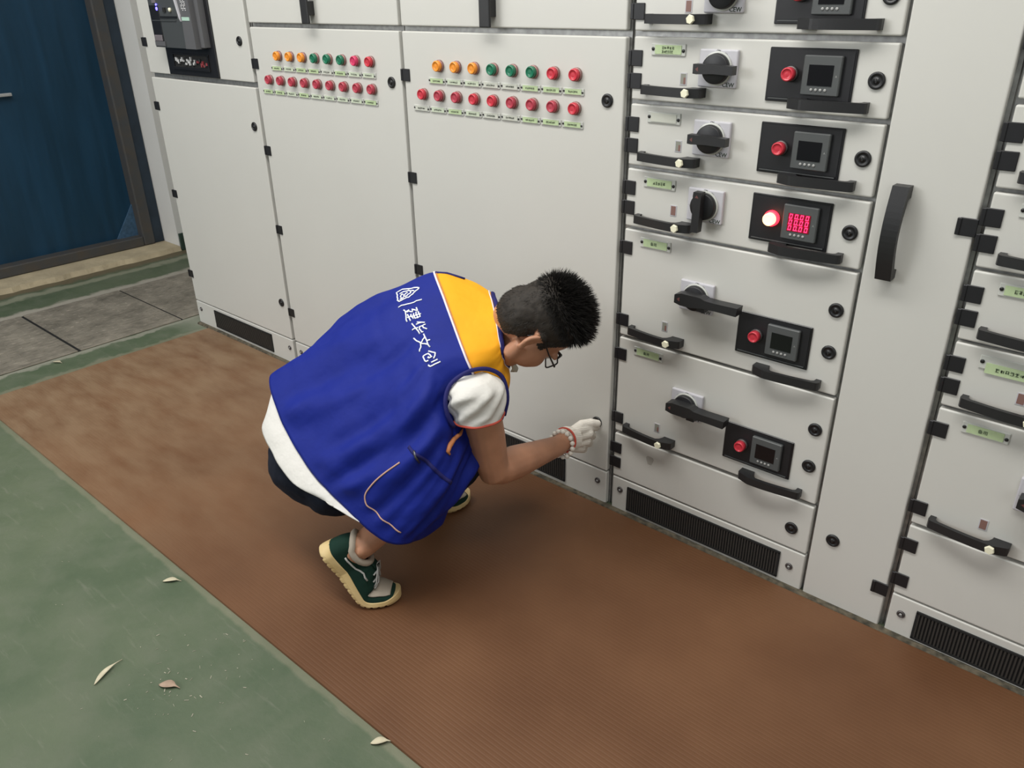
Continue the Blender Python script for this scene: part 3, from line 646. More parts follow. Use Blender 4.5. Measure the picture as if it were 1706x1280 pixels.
TEXT = {'jian':[[(4.175,1.92),(4.175,1.96),(4.175,2.0),(4.175,2.04),(4.175,2.08),(4.125,2.06),(4.1,2.06),(4.05,2.04),(4.025,2.04),(4.025,2.0),(4.025,1.96),(4.025,1.92),(4.05,1.9)],[(4.125,1.9),(4.1,1.94),(4.1,1.98),(4.1,2.04),(4.1,2.08)],[(3.975,1.88),(3.95,1.9),(3.95,1.94),(3.975,1.98),(3.975,2.02)],[(3.875,1.84),(3.875,1.88),(3.875,1.92),(3.875,1.96),(3.875,2.02)],[(4.225,2.02),(4.125,1.98),(4.025,1.96),(3.925,1.92),(3.825,1.9)],[(4.175,1.82),(4.175,1.84),(4.175,1.86),(4.175,1.88),(4.175,1.9),(4.15,1.88),(4.125,1.86),(4.075,1.82),(4.05,1.8),(4.05,1.82),(4.05,1.84),(4.025,1.84),(4.05,1.86),(4.0,1.84),(3.975,1.82),(3.95,1.8),(3.9,1.8),(3.875,1.78),(3.85,1.76),(3.85,1.74),(3.825,1.72)],[(3.975,1.78),(3.925,1.78),(3.9,1.78),(3.875,1.78),(3.85,1.78),(3.825,1.84),(3.8,1.88),(3.775,1.92),(3.775,1.98)]],'hua':[[(4.225,2.32),(4.175,2.28),(4.125,2.24),(4.075,2.2),(4.025,2.16)],[(4.15,2.26),(4.1,2.24),(4.05,2.22),(4.025,2.22),(3.975,2.2)],[(4.2,2.52),(4.175,2.48),(4.125,2.42),(4.125,2.38),(4.1,2.34)],[(4.225,2.38),(4.175,2.36),(4.125,2.36),(4.075,2.34),(4.025,2.32),(4.05,2.34),(4.025,2.34),(4.025,2.34),(4.025,2.36),(4.0,2.38),(4.025,2.42),(4.025,2.46),(4.025,2.48),(4.05,2.5),(4.05,2.5),(4.05,2.5),(4.075,2.5)],[(3.875,2.1),(3.9,2.2),(3.925,2.3),(3.95,2.4),(3.95,2.48)],[(4.0,2.32),(3.95,2.3),(3.9,2.28),(3.85,2.26),(3.8,2.26)]],'wen':[[(4.15,2.82),(4.125,2.82),(4.1,2.8),(4.075,2.8),(4.05,2.78)],[(4.05,2.56),(4.05,2.68),(4.05,2.78),(4.025,2.88),(4.05,3.0)],[(4.05,2.9),(4.0,2.86),(3.95,2.8),(3.9,2.76),(3.85,2.7),(3.825,2.64),(3.775,2.56),(3.75,2.5),(3.725,2.42)],[(4.05,2.66),(4.0,2.68),(3.95,2.68),(3.925,2.7),(3.85,2.7),(3.825,2.74),(3.8,2.78),(3.725,2.8),(3.7,2.84)]],'chuang':[[(4.125,3.28),(4.075,3.22),(4.025,3.16),(4.0,3.12),(3.95,3.06)],[(4.125,3.28),(4.1,3.3),(4.075,3.34),(4.025,3.36),(4.0,3.38)],[(3.925,3.12),(3.925,3.16),(3.95,3.2),(3.95,3.24),(3.975,3.3),(3.925,3.28),(3.925,3.28),(3.875,3.26),(3.875,3.26),(3.875,3.24),(3.85,3.22),(3.875,3.22),(3.875,3.2)],[(3.925,3.12),(3.875,3.1),(3.85,3.08),(3.8,3.06),(3.75,3.04),(3.75,3.04),(3.725,3.04),(3.725,3.04),(3.725,3.04),(3.725,3.1),(3.725,3.14),(3.725,3.2),(3.75,3.26),(3.75,3.26),(3.8,3.28),(3.8,3.28),(3.825,3.3)],[(4.1,3.48),(4.025,3.46),(3.975,3.44),(3.925,3.42),(3.875,3.4)],[(4.15,3.6),(4.075,3.58),(3.975,3.54),(3.875,3.5),(3.8,3.46),(3.775,3.44),(3.775,3.44),(3.775,3.42),(3.75,3.4),(3.775,3.4),(3.75,3.38),(3.775,3.38),(3.775,3.38)]],'bar':[[(3.725,1.62),(3.825,1.62),(3.9,1.64),(4.0,1.66),(4.075,1.68),(4.175,1.7),(4.25,1.7),(4.325,1.72),(4.4,1.74)]],'logo':[[(4.45,1.46),(4.4,1.42),(4.325,1.38),(4.25,1.36),(4.175,1.32),(4.1,1.28),(4.025,1.24),(3.975,1.24),(3.9,1.24),(3.825,1.24),(3.825,1.28),(3.825,1.32),(3.8,1.36),(3.8,1.38),(3.8,1.42),(3.775,1.46),(3.8,1.48),(3.8,1.5),(3.825,1.52),(3.875,1.52),(3.9,1.52),(3.95,1.52),(4.0,1.52),(4.05,1.52),(4.1,1.54),(4.175,1.52),(4.225,1.52),(4.275,1.5),(4.35,1.48),(4.4,1.48),(4.45,1.46)],[(3.9,1.32),(3.95,1.32),(3.975,1.32),(4.025,1.32),(4.075,1.34),(4.125,1.36),(4.175,1.36),(4.175,1.38),(4.2,1.4),(4.225,1.42),(4.2,1.44),(4.2,1.44),(4.2,1.46),(4.15,1.46),(4.1,1.46),(4.075,1.48),(4.025,1.48),(4.025,1.46),(3.975,1.46)],[(4.0,1.38),(3.975,1.38),(3.95,1.36),(3.95,1.36),(3.925,1.38),(3.9,1.4),(3.9,1.42),(3.9,1.44),(3.9,1.44),(3.9,1.46)],[(3.975,1.42),(4.0,1.42),(4.025,1.42),(4.075,1.4),(4.1,1.4),(4.125,1.4),(4.125,1.4)],[(3.975,1.46),(3.95,1.48),(3.95,1.48),(3.925,1.48),(3.9,1.48),(3.875,1.48),(3.85,1.48)],[(4.225,1.42),(4.25,1.42),(4.275,1.44),(4.3,1.46)]]}
POCKET = [(1.775,4.2),(1.65,4.18),(1.55,4.16),(1.425,4.14),(1.3,4.14),(1.175,4.14),(1.05,4.14),(0.95,4.16),(0.825,4.18),(0.725,4.2),(0.65,4.24),(0.6,4.3),(0.525,4.34),(0.525,4.4),(0.5,4.46),(0.475,4.52),(0.475,4.64),(0.45,4.74),(0.45,4.86),(0.425,4.98),(0.4,5.12),(0.375,5.3)]
POCKET2 = [(3.55,5.4),(3.425,5.32),(3.3,5.26),(3.2,5.18),(3.1,5.12),(2.975,5.08),(2.875,5.04),(2.825,5.02),(2.75,5.02),(2.675,5.02),(2.675,5.04),(2.675,5.08),(2.65,5.12)]
ZIP = [(2.075,4.08),(2.1,4.2),(2.125,4.32),(2.15,4.44),(2.125,4.64),(2.1,4.88),(2.1,5.16),(2.1,5.32),(2.1,5.48),(2.075,5.68)]
ZIP2 = [(2.175,4.26),(2.1,4.38),(2.025,4.52)]
ARM = [(3.375,5.04),(3.4,4.9),(3.425,4.76),(3.475,4.64),(3.525,4.52),(3.625,4.46),(3.7,4.38),(3.85,4.38),(4.0,4.34),(4.15,4.34),(4.325,4.32),(4.5,4.32),(4.675,4.3),(4.85,4.3),(5.0,4.32),(5.15,4.38),(5.325,4.44),(5.475,4.64),(5.65,4.86),(5.725,5.14),(5.875,5.46),(5.85,5.84),(5.7,6.24),(5.45,6.44),(5.075,6.64),(4.725,6.7),(4.4,6.72)]
ARMR = [(-0.0624,-0.5829,0.5112),(-0.0722,-0.5925,0.5436),(-0.0828,-0.5874,0.577),(-0.0868,-0.5678,0.6053),(-0.0798,-0.5404,0.6218),(-0.0681,-0.51,0.6296),(-0.0519,-0.4763,0.6252),(-0.0337,-0.4508,0.6057),(-0.0221,-0.4454,0.5756),(-0.0166,-0.4481,0.5415),(-0.0212,-0.4548,0.5036)]
ARML = [(5.0,1.14),(5.325,1.06),(5.55,1.08),(5.8,1.06)]
K = {'pelvis':(-0.4698,-0.6672,0.308),'rhip':(-0.3758,-0.6623,0.3024),'lhip':(-0.5292,-0.6458,0.3525),'rknee':(-0.1834,-0.4075,0.3184),'lknee':(-0.3115,-0.2846,0.2927),'c7':(-0.1698,-0.3197,0.6598),'rsh':(-0.0613,-0.4988,0.5471),'lsh':(-0.2651,-0.343,0.6846),'relb':(-0.0587,-0.4584,0.3336),'wrist':(-0.0668,-0.1764,0.2757),'lelb':(-0.3043,-0.3242,0.449),'lhand':(-0.2893,-0.3407,0.3134),'headc':(0.0058,-0.3164,0.723),'chest':(-0.2284,-0.4366,0.5834),'waist':(-0.3456,-0.5605,0.4393),'slv0':(-0.056,-0.5165,0.5922),'slv1':(-0.0523,-0.5119,0.5151)}
TAIL = [(-0.5937,-0.7032,0.4763),(-0.5905,-0.7688,0.4061),(-0.5143,-0.7982,0.3721),(-0.4165,-0.8131,0.3313),(-0.3213,-0.7961,0.3085),(-0.2771,-0.7861,0.2982),(-0.2256,-0.7383,0.2564),(-0.1842,-0.6693,0.2153)]
HEAD = [(0.6704,-0.6888,-0.2759),(0.1133,0.4625,-0.8794),(0.7333,0.5583,0.3881)]
HAND = {'wrist':(-0.0756,-0.165,0.2673),'cuff':(-0.0694,-0.14,0.2799),'palm':[(-0.0732,-0.135,0.2762),(-0.0678,-0.105,0.2648)],'thumb':[(-0.0715,-0.115,0.2857),(-0.0669,-0.07,0.2954),(-0.0532,-0.045,0.2955),(-0.0452,-0.026,0.2882)],'index':[(-0.0658,-0.1,0.289),(-0.0561,-0.055,0.2828),(-0.0561,-0.022,0.2726),(-0.0573,-0.014,0.2666)],'middle':[(-0.0653,-0.1,0.2695),(-0.0499,-0.06,0.2693),(-0.0656,-0.022,0.2387),(-0.0928,-0.026,0.2202)],'ring':[(-0.0712,-0.1,0.2473),(-0.0561,-0.062,0.2438),(-0.0727,-0.026,0.2132),(-0.1011,-0.032,0.2011)],'little':[(-0.0757,-0.105,0.2338),(-0.0704,-0.068,0.2169),(-0.0845,-0.036,0.1926),(-0.1096,-0.044,0.1867)]}

V3 = lambda k: Vector(K[k])
M['skin'] = mat('skin', (.50, .245, .145), .5, var=.18, vscale=18, bump=.03, bscale=300)
M['skin'].node_tree.nodes['Principled BSDF'].inputs['Subsurface Weight'].default_value = .08
M['skin'].node_tree.nodes['Principled BSDF'].inputs['Subsurface Radius'].default_value = (.01, .004, .002)
def fabric(name, col, rough=.8, col2=None, var=.15, bs=900, b1=.10, wr=14, wk=.25):
    m = mat(name, col, rough, var=var, vscale=9, col2=col2, bump=b1, bscale=bs, spec=.25)
    nt = m.node_tree; N = nt.nodes; B = N['Principled BSDF']; tc = N.new('ShaderNodeTexCoord'); nz = N.new('ShaderNodeTexNoise'); nz.inputs['Scale'].default_value = wr; nz.inputs['Detail'].default_value = 3
    nt.links.new(tc.outputs['Object'], nz.inputs['Vector']); bp = N.new('ShaderNodeBump'); bp.inputs['Strength'].default_value = wk; bp.inputs['Distance'].default_value = .02
    old = B.inputs['Normal'].links[0].from_socket; nt.links.new(nz.outputs['Fac'], bp.inputs['Height']); nt.links.new(old, bp.inputs['Normal']); nt.links.new(bp.outputs[0], B.inputs['Normal'])
    return m
M['vest'] = fabric('blue_polyester', (.0045, .0155, .215), .66, var=.12)
M['yoke'] = fabric('yellow_polyester', (.90, .40, .014), .7, var=.05, wk=.2)
M['navy'] = fabric('navy_binding', (.018, .018, .12), .7)
M['wpipe'] = mat('white_piping', (.78, .70, .74), .6)
M['opipe'] = mat('orange_piping', (.52, .19, .07), .6)
M['ppipe'] = mat('faded_piping', (.55, .33, .25), .7)
M['tee'] = fabric('white_cotton', (.70, .68, .64), .85, var=.05, wk=.3, wr=22)
M['cuff'] = mat('red_cuff', (.55, .08, .05), .7)
M['jeans'] = fabric('dark_denim', (.010, .014, .028), .85, var=.4, wk=.4)
M['stitch'] = mat('denim_stitch', (.10, .12, .17), .8)
M['shoe'] = fabric('dark_green_suede', (.006, .030, .020), .85, var=.3, wk=.1)
M['sole'] = mat('cream_rubber', (.66, .50, .25), .6, var=.2, vscale=25, col2=(.56, .40, .17))
M['beige'] = fabric('beige_suede', (.40, .345, .28), .9, wk=.1)
M['lace'] = mat('grey_lace', (.42, .42, .40), .8)
M['hair'] = mat('black_hair', (.009, .008, .007), .5, spec=.35)
M['hairs'] = mat('cropped_hair', (.026, .019, .013), .75, var=.5, vscale=120)
M['frame'] = mat('spectacle_frame', (.008, .008, .008), .3)
M['lens'] = mat('spectacle_lens', (.9, .9, .9), .05); M['lens'].node_tree.nodes['Principled BSDF'].inputs['Transmission Weight'].default_value = 1; M['lens'].node_tree.nodes['Principled BSDF'].inputs['IOR'].default_value = 1.1
M['glove'] = mat('white_knit', (.84, .79, .71), .9, bump=.5, bscale=1, spec=.2)
def knit(m):
    nt = m.node_tree; N = nt.nodes; B = N['Principled BSDF']; tc = N.new('ShaderNodeTexCoord'); w = N.new('ShaderNodeTexWave'); w.bands_direction = 'Z'; w.inputs['Scale'].default_value = 75; w.inputs['Distortion'].default_value = 1.2
    mp = N.new('ShaderNodeMapping'); mp.inputs['Rotation'].default_value = (.35, 0, 0); nt.links.new(tc.outputs['Object'], mp.inputs[0]); nt.links.new(mp.outputs[0], w.inputs['Vector'])
    bp = N.new('ShaderNodeBump'); bp.inputs['Strength'].default_value = .35; bp.inputs['Distance'].default_value = .003; nt.links.new(w.outputs['Fac'], bp.inputs['Height']); nt.links.new(bp.outputs[0], B.inputs['Normal'])
knit(M['glove'])
M['bead'] = mat('white_bead', (.80, .76, .68), .3)
M['lip'] = mat('lips', (.35, .12, .09), .5)
M['eye'] = mat('eye_white', (.7, .68, .65), .3)
M['iris'] = mat('iris', (.02, .012, .008), .2)
M['print'] = mat('white_vest_print', (.80, .83, .86), .6)
M['badge'] = mat('clear_badge', (.50, .50, .42), .2)
man = empty('person', 'crouching man in a blue and yellow vest with white glove on the cabinet lock', 'person'); ORG = Vector((-.31, -.6, 0))
man.location = ORG
# ---- vest surface: rings of control points from hem to collar, interpolated smoothly
VG = np.array(VEST)
def cr(P, t, closed=False):
    n = len(P); t = np.asarray(t, float)
    if closed: i = np.floor(t).astype(int); f_ = (t - i)[:, None]; g = lambda k: P[(i + k) % n]
    else:
        i = np.clip(np.floor(t).astype(int), 0, n - 2); f_ = (t - i)[:, None]; E_ = np.vstack([2 * P[0] - P[1], P, 2 * P[-1] - P[-2]]); g = lambda k: E_[i + k + 1]
    a, b, c, d_ = g(-1), g(0), g(1), g(2)
    return .5 * ((2 * b) + (c - a) * f_ + (2 * a - 5 * b + 4 * c - d_) * f_ * f_ + (3 * b - a - 3 * c + d_) * f_ ** 3)
CEN = VG.mean(axis=1)
def sgrid(ss, vv):
    R_ = np.array([cr(row, vv, True) for row in VG]); return np.array([cr(R_[:, j], ss) for j in range(len(vv))]).transpose(1, 0, 2)
def fold(s, v, p):
    # cloth folds: soft ridges running from the armpit down to the hem, flat on the yoke
    a = max(0., min(1., (4.6 - s) / 2.2)); a = a * a * (3 - 2 * a)
    e = max(0., min(1., s / .5))
    x = v * 1.15 - s * .28
    d_ = .027 * noise.noise((x * 1.6, s * .22, 3.1)) + .014 * noise.noise((x * 3.2 + .6 * s, s * .5, 8.2)) + .004 * noise.noise((v * 2.2, s * 2.6, 1.7))
    return d_ * (a * .9 + .10) * (.12 + .88 * e)
def spt(s, v, off=0.0):
    """point and normal of the vest surface"""
    h = .02
    A = sgrid([s, min(7, s + h), max(0, s - h)], [v, v + h, v - h])
    p = Vector(A[0, 0]); ds = Vector(A[1, 0] - A[2, 0]); dv = Vector(A[0, 1] - A[0, 2]); n_ = dv.cross(ds)
    n_.normalize()
    if n_.dot(p - Vector(cr(CEN, [s])[0])) < 0: n_ = -n_
    return p + n_ * (fold(s, v, p) + off), n_
NV = 120; VV = np.arange(NV) * (10.0 / NV)
def sheet(ss, off):
    G0 = sgrid(ss, VV); H = .03
    Gs1 = sgrid(np.clip(ss + H, 0, 7), VV); Gs0 = sgrid(np.clip(ss - H, 0, 7), VV); Gv1 = sgrid(ss, VV + H); Gv0 = sgrid(ss, VV - H)
    n_ = np.cross(Gv1 - Gv0, Gs1 - Gs0); n_ /= np.linalg.norm(n_, axis=2)[:, :, None] + 1e-12
    c = cr(CEN, ss)
    sg = np.sign(np.einsum('ijk,ijk->ij', n_, G0 - c[:, None, :]).sum()); n_ *= sg
    out = []
    for i, s in enumerate(ss): out.append([Vector(G0[i, j] + n_[i, j] * (fold(s, VV[j], None) + off)) for j in range(NV)])
    return out
loc = lambda o: (setattr(o, 'location', -ORG), o)[1]
b = MB(); b.loft(sheet(np.linspace(0, 5, 76), 0)); vest = loc(b.obj('vest', M['vest'], man)); baked(vest, ('SOLIDIFY', dict(thickness=.004, offset=-1)))
vest['label'] = 'sleeveless blue vest with white lettering across the back'
b = MB(); b.loft(sheet(np.linspace(5, 7, 31), 0)); o = b.obj('yoke', M['yoke'], vest); baked(o, ('SOLIDIFY', dict(thickness=.004, offset=-1))); o['label'] = 'yellow shoulder yoke'
crv0 = lambda P, n: [Vector(x) for x in cr(np.array([list(p) for p in P]), np.linspace(0, len(P) - 1, n))]
def on_vest(path, off): return [spt(s, v, off)[0] for s, v in path]
def ribbon(b, path, w, off, n=6, mi=0, flat=.45, sm=0):
    if sm: path = [tuple(q) for q in cr(np.array([list(p) + [0] for p in path])[:, :2], np.linspace(0, len(path) - 1, sm))]
    q = [spt(s, v, off) for s, v in path]; b.tube([p for p, _ in q], w, n, mi, flat, up=[n_ for _, n_ in q])
b = MB(); vs_ = np.linspace(.2, 7.6, 80)
ribbon(b, [(4.97, v) for v in vs_], .0028, .0012); b.obj('white_piping', M['wpipe'], vest)
b = MB(); ribbon(b, [(5.03, v) for v in vs_], .0013, .0012); b.obj('orange_piping', M['opipe'], vest)
b = MB(); q = [spt(6.97, v, .001) for v in np.linspace(0, 10, 90)[:-1]]; b.tube([p for p, _ in q], .0062, 8, 0, .6, up=[n_ for _, n_ in q], closed=True); b.obj('collar_binding', M['navy'], vest)
b = MB(); q = [spt(6.78, v, .0012) for v in np.linspace(.4, 7.5, 70)]; b.tube([p for p, _ in q], .0016, 6, 0, .5, up=[n_ for _, n_ in q]); b.obj('collar_piping', M['wpipe'], vest)
b = MB(); b.tube(crv0(ARMR, 40), .0052, 8); b.obj('armhole_binding', M['navy'], vest)
b = MB(); ribbon(b, ARML, .0045, .001, 8, 0, .6); b.obj('armhole_binding', M['navy'], vest)
b = MB(); ribbon(b, POCKET[::3], .0021, .0012, sm=40); o = b.obj('pocket_piping', M['ppipe'], vest)
b = MB(); b.tube(on_vest(POCKET2, .003), [.0015, .003, .0045, .005, .0055, .0065, .007, .0065, .006, .005, .004, .003, .002][:len(POCKET2)], 8, 0); b.obj('pocket_piping', M['opipe'], vest)
b = MB(); ribbon(b, ZIP[::3], .0050, .0010, 6, 0, .3, sm=24); b.obj('zip', M['navy'], vest)
b = MB(); ribbon(b, ZIP2, .0028, .004, 6, 0, .5); b.obj('zip_puller', mat('zip_metal', (.12, .12, .13), .3, .8), vest)
NM = {'jian': 'printed_character', 'hua': 'printed_character', 'wen': 'printed_character', 'chuang': 'printed_character', 'bar': 'printed_bar', 'logo': 'printed_emblem'}
for k, st in TEXT.items():
    b = MB()
    for s_ in st: ribbon(b, s_, .0019 if k != 'logo' else .0021, .0011, 6, 0, .35)
    o = b.obj(NM[k], M['print'], vest)
    if k == 'logo': o['label'] = 'white triangular knot emblem'
# ---- body: one continuous surface
HR, HF, HU = [Vector(a) for a in HEAD]; HC = V3('headc')
hp = lambda x, y, z: HC + HR * x + HF * y + HU * z
AX = (HR, HF, HU)
TH_R = math.radians(40); LAM_R = math.radians(60); B_R = Vector((-.255, -.752, .0072))
TH_L = math.radians(77); LAM_L = math.radians(32); B_L = Vector((-.388, -.338, .0072))
class Foot:
    def __init__(s, B0, th, lam, ab=.190, a0=.165, a1=.212):
        s.d = Vector((math.cos(th), math.sin(th), 0)); s.l = Vector((math.sin(th), -math.cos(th), 0)); s.tab = []
        n = 300; step = .29 / n; ph = lambda a: lam if a < a0 else (0 if a > a1 else lam * (a1 - a) / (a1 - a0))
        # integrate from the flat toe backwards
        i1 = int(a1 / step); P = [None] * (n + 1); P[i1] = B0 + s.d * (a1 - ab)
        for i in range(i1, 0, -1): q = ph((i - .5) * step); P[i - 1] = P[i] - (s.d * math.cos(q) - Vector((0, 0, 1)) * math.sin(q)) * step
        for i in range(i1, n): P[i + 1] = P[i] + s.d * step
        s.P = P; s.step = step; s.ph = ph
    def at(s, a, h, l=0):
        a = max(0, min(.29, a)); i = min(int(a / s.step), len(s.P) - 2); f_ = a / s.step - i
        p = s.P[i].lerp(s.P[i + 1], f_); q = s.ph(a); n_ = s.d * math.sin(q) + Vector((0, 0, 1)) * math.cos(q)
        return p + n_ * h + s.l * l
FR = Foot(B_R, TH_R, LAM_R); FL = Foot(B_L, TH_L, LAM_L)
ANK_R = FR.at(.052, .098); ANK_L = FL.at(.052, .098)
b = MB()
b.tube([V3('pelvis'), V3('waist'), V3('chest'), V3('chest').lerp(V3('c7'), .6), V3('c7'), V3('c7').lerp(hp(0, -.03, -.06), .55) + Vector(_f) * .012, hp(0, -.03, -.06)], [.10, .08, .085, .055, .048, .050, .058], 20)
b.tube([V3('c7').lerp(V3('chest'), .25), V3('lsh')], [.045, .04], 14); b.tube([V3('c7').lerp(V3('chest'), .25), V3('rsh') + Vector((-.02, .02, 0))], [.045, .04], 14)
b.ell(V3('lsh'), ((1, 0, 0), (0, 1, 0), (0, 0, 1)), (.045,) * 3); b.ell(V3('rsh'), ((1, 0, 0), (0, 1, 0), (0, 0, 1)), (.045,) * 3)
WR = Vector(HAND['wrist']); EL = V3('relb')
mid = EL.lerp(WR, .32)
b.tube([V3('rsh'), V3('rsh').lerp(EL, .5), EL.lerp(V3('rsh'), .14), EL + Vector((0, 0, .004)), EL.lerp(WR, .10), mid, EL.lerp(WR, .7), WR, Vector(HAND['palm'][0])], [.048, .047, .042, .042, .044, .0445, .035, .0285, .026], 16)
b.tube([WR, Vector(HAND['palm'][1])], [.024, .02], 10)
b.tube([V3('lsh'), V3('lsh').lerp(V3('lelb'), .5), V3('lelb'), V3('lelb').lerp(V3('lhand'), .5), V3('lhand')], [.047, .044, .038, .035, .027], 14)
lh = V3('lhand'); ld = (Vector((-.16, -.14, .335)) - lh).normalized()
b.ell(lh + Vector((.02, .03, .01)), ((1, 0, 0), (0, 1, 0), (0, 0, 1)), (.036, .036, .017), 12, 8)
for k in range(4):
    q0 = lh + Vector((.035 + .012 * k, .052 - .020 * k, .008)); q1 = q0 + Vector((.024, .02, -.004)); b.tube([q0 - Vector((.02, .015, 0)), q0, q1, q1 + Vector((.014, .012, -.016))], [.009, .009, .008, .0075], 8)
b.tube([lh + Vector((0, .03, .005)), lh + Vector((-.015, .06, .002)), lh + Vector((-.008, .085, -.006))], [.011, .010, .009], 8)
for h, k_, a_, F_ in (('rhip', 'rknee', ANK_R, FR), ('lhip', 'lknee', ANK_L, FL)):
    kn = V3(k_); hh = V3(h)
    b.tube([hh, hh.lerp(kn, .5), kn, kn.lerp(a_, .3), kn.lerp(a_, .75), a_, F_.at(.055, .06)], [.082, .07, .052, .052, .036, .0335, .034], 16)
    b.tube([a_ + Vector((0, 0, .01)), F_.at(.03, .05), F_.at(.09, .04), F_.at(.17, .028), F_.at(.235, .022)], [.03, .028, .03, .027, .018], 12)
# ankle bones
b.ell(ANK_R + FR.l * .024, ((1, 0, 0), (0, 1, 0), (0, 0, 1)), (.015, .015, .017), 10, 8)
# head
b.ell(hp(0, 0, 0), AX, (.074, .094, .086), 24, 16); b.ell(hp(0, -.040, -.046), AX, (.064, .056, .070), 20, 14); b.ell(hp(0, .040, -.055), AX, (.061, .060, .085), 20, 14); b.ell(hp(0, .045, -.098), AX, (.054, .050, .045), 18, 12)
b.ell(hp(0, .078, -.130), AX, (.023, .020, .018), 12, 8); b.ell(hp(0, .104, -.078), AX, (.015, .016, .013), 12, 8); b.tube([hp(0, .094, -.030), hp(0, .104, -.055), hp(0, .112, -.077)], [.009, .010, .012], 10)
for s_ in (-1, 1):
    b.ell(hp(s_ * .040, .066, -.072), AX, (.026, .026, .028), 14, 10); b.ell(hp(s_ * .030, .086, -.026), AX, (.027, .012, .010), 12, 8); b.ell(hp(s_ * .012, .106, -.082), AX, (.008, .009, .008), 8, 6)
    b.tube([hp(s_ * .058, .000, -.075), hp(s_ * .052, .018, -.112), hp(s_ * .030, .055, -.128), hp(0, .076, -.130)], [.018, .020, .020, .018], 12)
    b.ell(hp(s_ * .050, .040, -.075), AX, (.022, .045, .045), 14, 10)
    # ear: outer rim, lobe and hollow
    c = hp(s_ * .072, -.006, -.048); e1 = (HR * s_ * .22 + HF * -.97).normalized(); e3 = HU
    rim = [c + HF * (.004 - .004) + e1 * (.018 * math.sin(t)) + e3 * (.028 * math.cos(t)) + HR * s_ * .009 for t in np.linspace(-.5, 3.4, 16)]
    b.tube(rim, [.0045] * 16, 8); b.ell(c + HR * s_ * .004 + e1 * .006, (HR * s_, e1, e3), (.007, .016, .026), 12, 8); b.ell(c - e3 * .028 + HR * s_ * .008 + e1 * .004, AX, (.006, .010, .010), 10, 8)
    inner = [c + e1 * (.011 * math.sin(t) + .002) + e3 * (.017 * math.cos(t)) + HR * s_ * .010 for t in np.linspace(-.3, 2.9, 12)]; b.tube(inner, [.003] * 12, 6)
b.ell(hp(0, .091, -.1005), AX, (.022, .008, .0055), 12, 8); b.ell(hp(0, .089, -.109), AX, (.019, .008, .006), 12, 8)
body = loc(b.obj('body', M['skin'], man, clean=False)); baked(body, ('REMESH', dict(mode='VOXEL', voxel_size=.0042)), ('SMOOTH', dict(factor=.5, iterations=4)))
for s_ in (-1, 1):
    b = MB(); b.ell(hp(s_ * .031, .081, -.041), AX, (.0115, .0115, .0115), 14, 10, 0); b.ell(hp(s_ * .031, .0905, -.042), AX, (.0055, .0025, .0055), 12, 8, 1); loc(b.obj('eye', [M['eye'], M['iris']], man))
    b = MB(); b.tube([hp(s_ * .012, .099, -.020), hp(s_ * .030, .1005, -.014), hp(s_ * .050, .090, -.019)], [.003, .0042, .002], 8, 0); loc(b.obj('eyebrow', M['hair'], man))
# ---- hair: grown from the scalp faces of the body
def hairline(x, y):  # lowest local z of the hair
    if y < -.028: return -.108 + max(0, abs(x) - .046) * .9
    if y < -.014: return -.080
    if y < .014: return -.034
    if y < .036: return -.046
    if y < .058: return -.02 + (y - .038) * 2.2
    return .036
def loc_head(p): d_ = p - HC; return Vector((d_.dot(HR), d_.dot(HF), d_.dot(HU)))
me = body.data; me.update(); vcap = {}; vs = []; fs = []; scalp = []
def grow(i):
    if i in vcap: return vcap[i]
    v = me.vertices[i]; p = loc_head(v.co); t_ = max(0., min(1., (p.z - hairline(p.x, p.y)) / .022)); top = max(0., min(1., (p.z - .0) / .05))
    vs.append(v.co + v.normal * (.0008 + .0022 * t_ + .0065 * top + .0022 * noise.noise(v.co * 70) * t_)); vcap[i] = len(vs) - 1; return vcap[i]
for f_ in me.polygons:
    p = loc_head(f_.center)
    if p.length > .17 or p.z < hairline(p.x, p.y): continue
    if abs(p.x) > .066 and p.z < -.024 and -.036 < p.y < .014: continue
    if p.y < -.02 and p.z < -.09 and abs(p.x) > .05: continue
    fs.append([grow(i) for i in f_.vertices]); scalp.append((f_.center.copy(), f_.normal.copy(), p))
b = MB(); b.add(vs, fs, 1, True); rr = random.Random(2)
for i in range(11000):
    base, nrm, p = rr.choice(scalp)
    top = max(0., min(1., (p.z - .006) / .05)); edge = max(0., min(1., (p.z - hairline(p.x, p.y)) / .03))
    if p.z < .01 and rr.random() < .35: continue
    L_ = (.004 + .004 * edge) + .024 * top * rr.uniform(.55, 1.15)
    g_ = HF * (.28 * top + rr.gauss(0, .16)) + HR * rr.gauss(0, .16) + HU * (-.8 * (1 - top) + .1 * top)
    dirn = (nrm * (.30 + .60 * top) + g_).normalized(); st = base + nrm * (.0005 + .006 * top) + HF * rr.uniform(-.002, .002) + HR * rr.uniform(-.002, .002)
    a_ = dirn.orthogonal().normalized() * (.0007 + .0008 * top); c_ = dirn.cross(a_)
    b.add([st + a_, st - a_ * .5 + c_ * .87, st - a_ * .5 - c_ * .87, st + dirn * L_], [[0, 1, 3], [1, 2, 3], [2, 0, 3]], 0 if top > .2 else 1, False)
o = loc(b.obj('hair', [M['hair'], M['hairs']], man, clean=False)); o['label'] = 'short black hair, cropped at the sides'
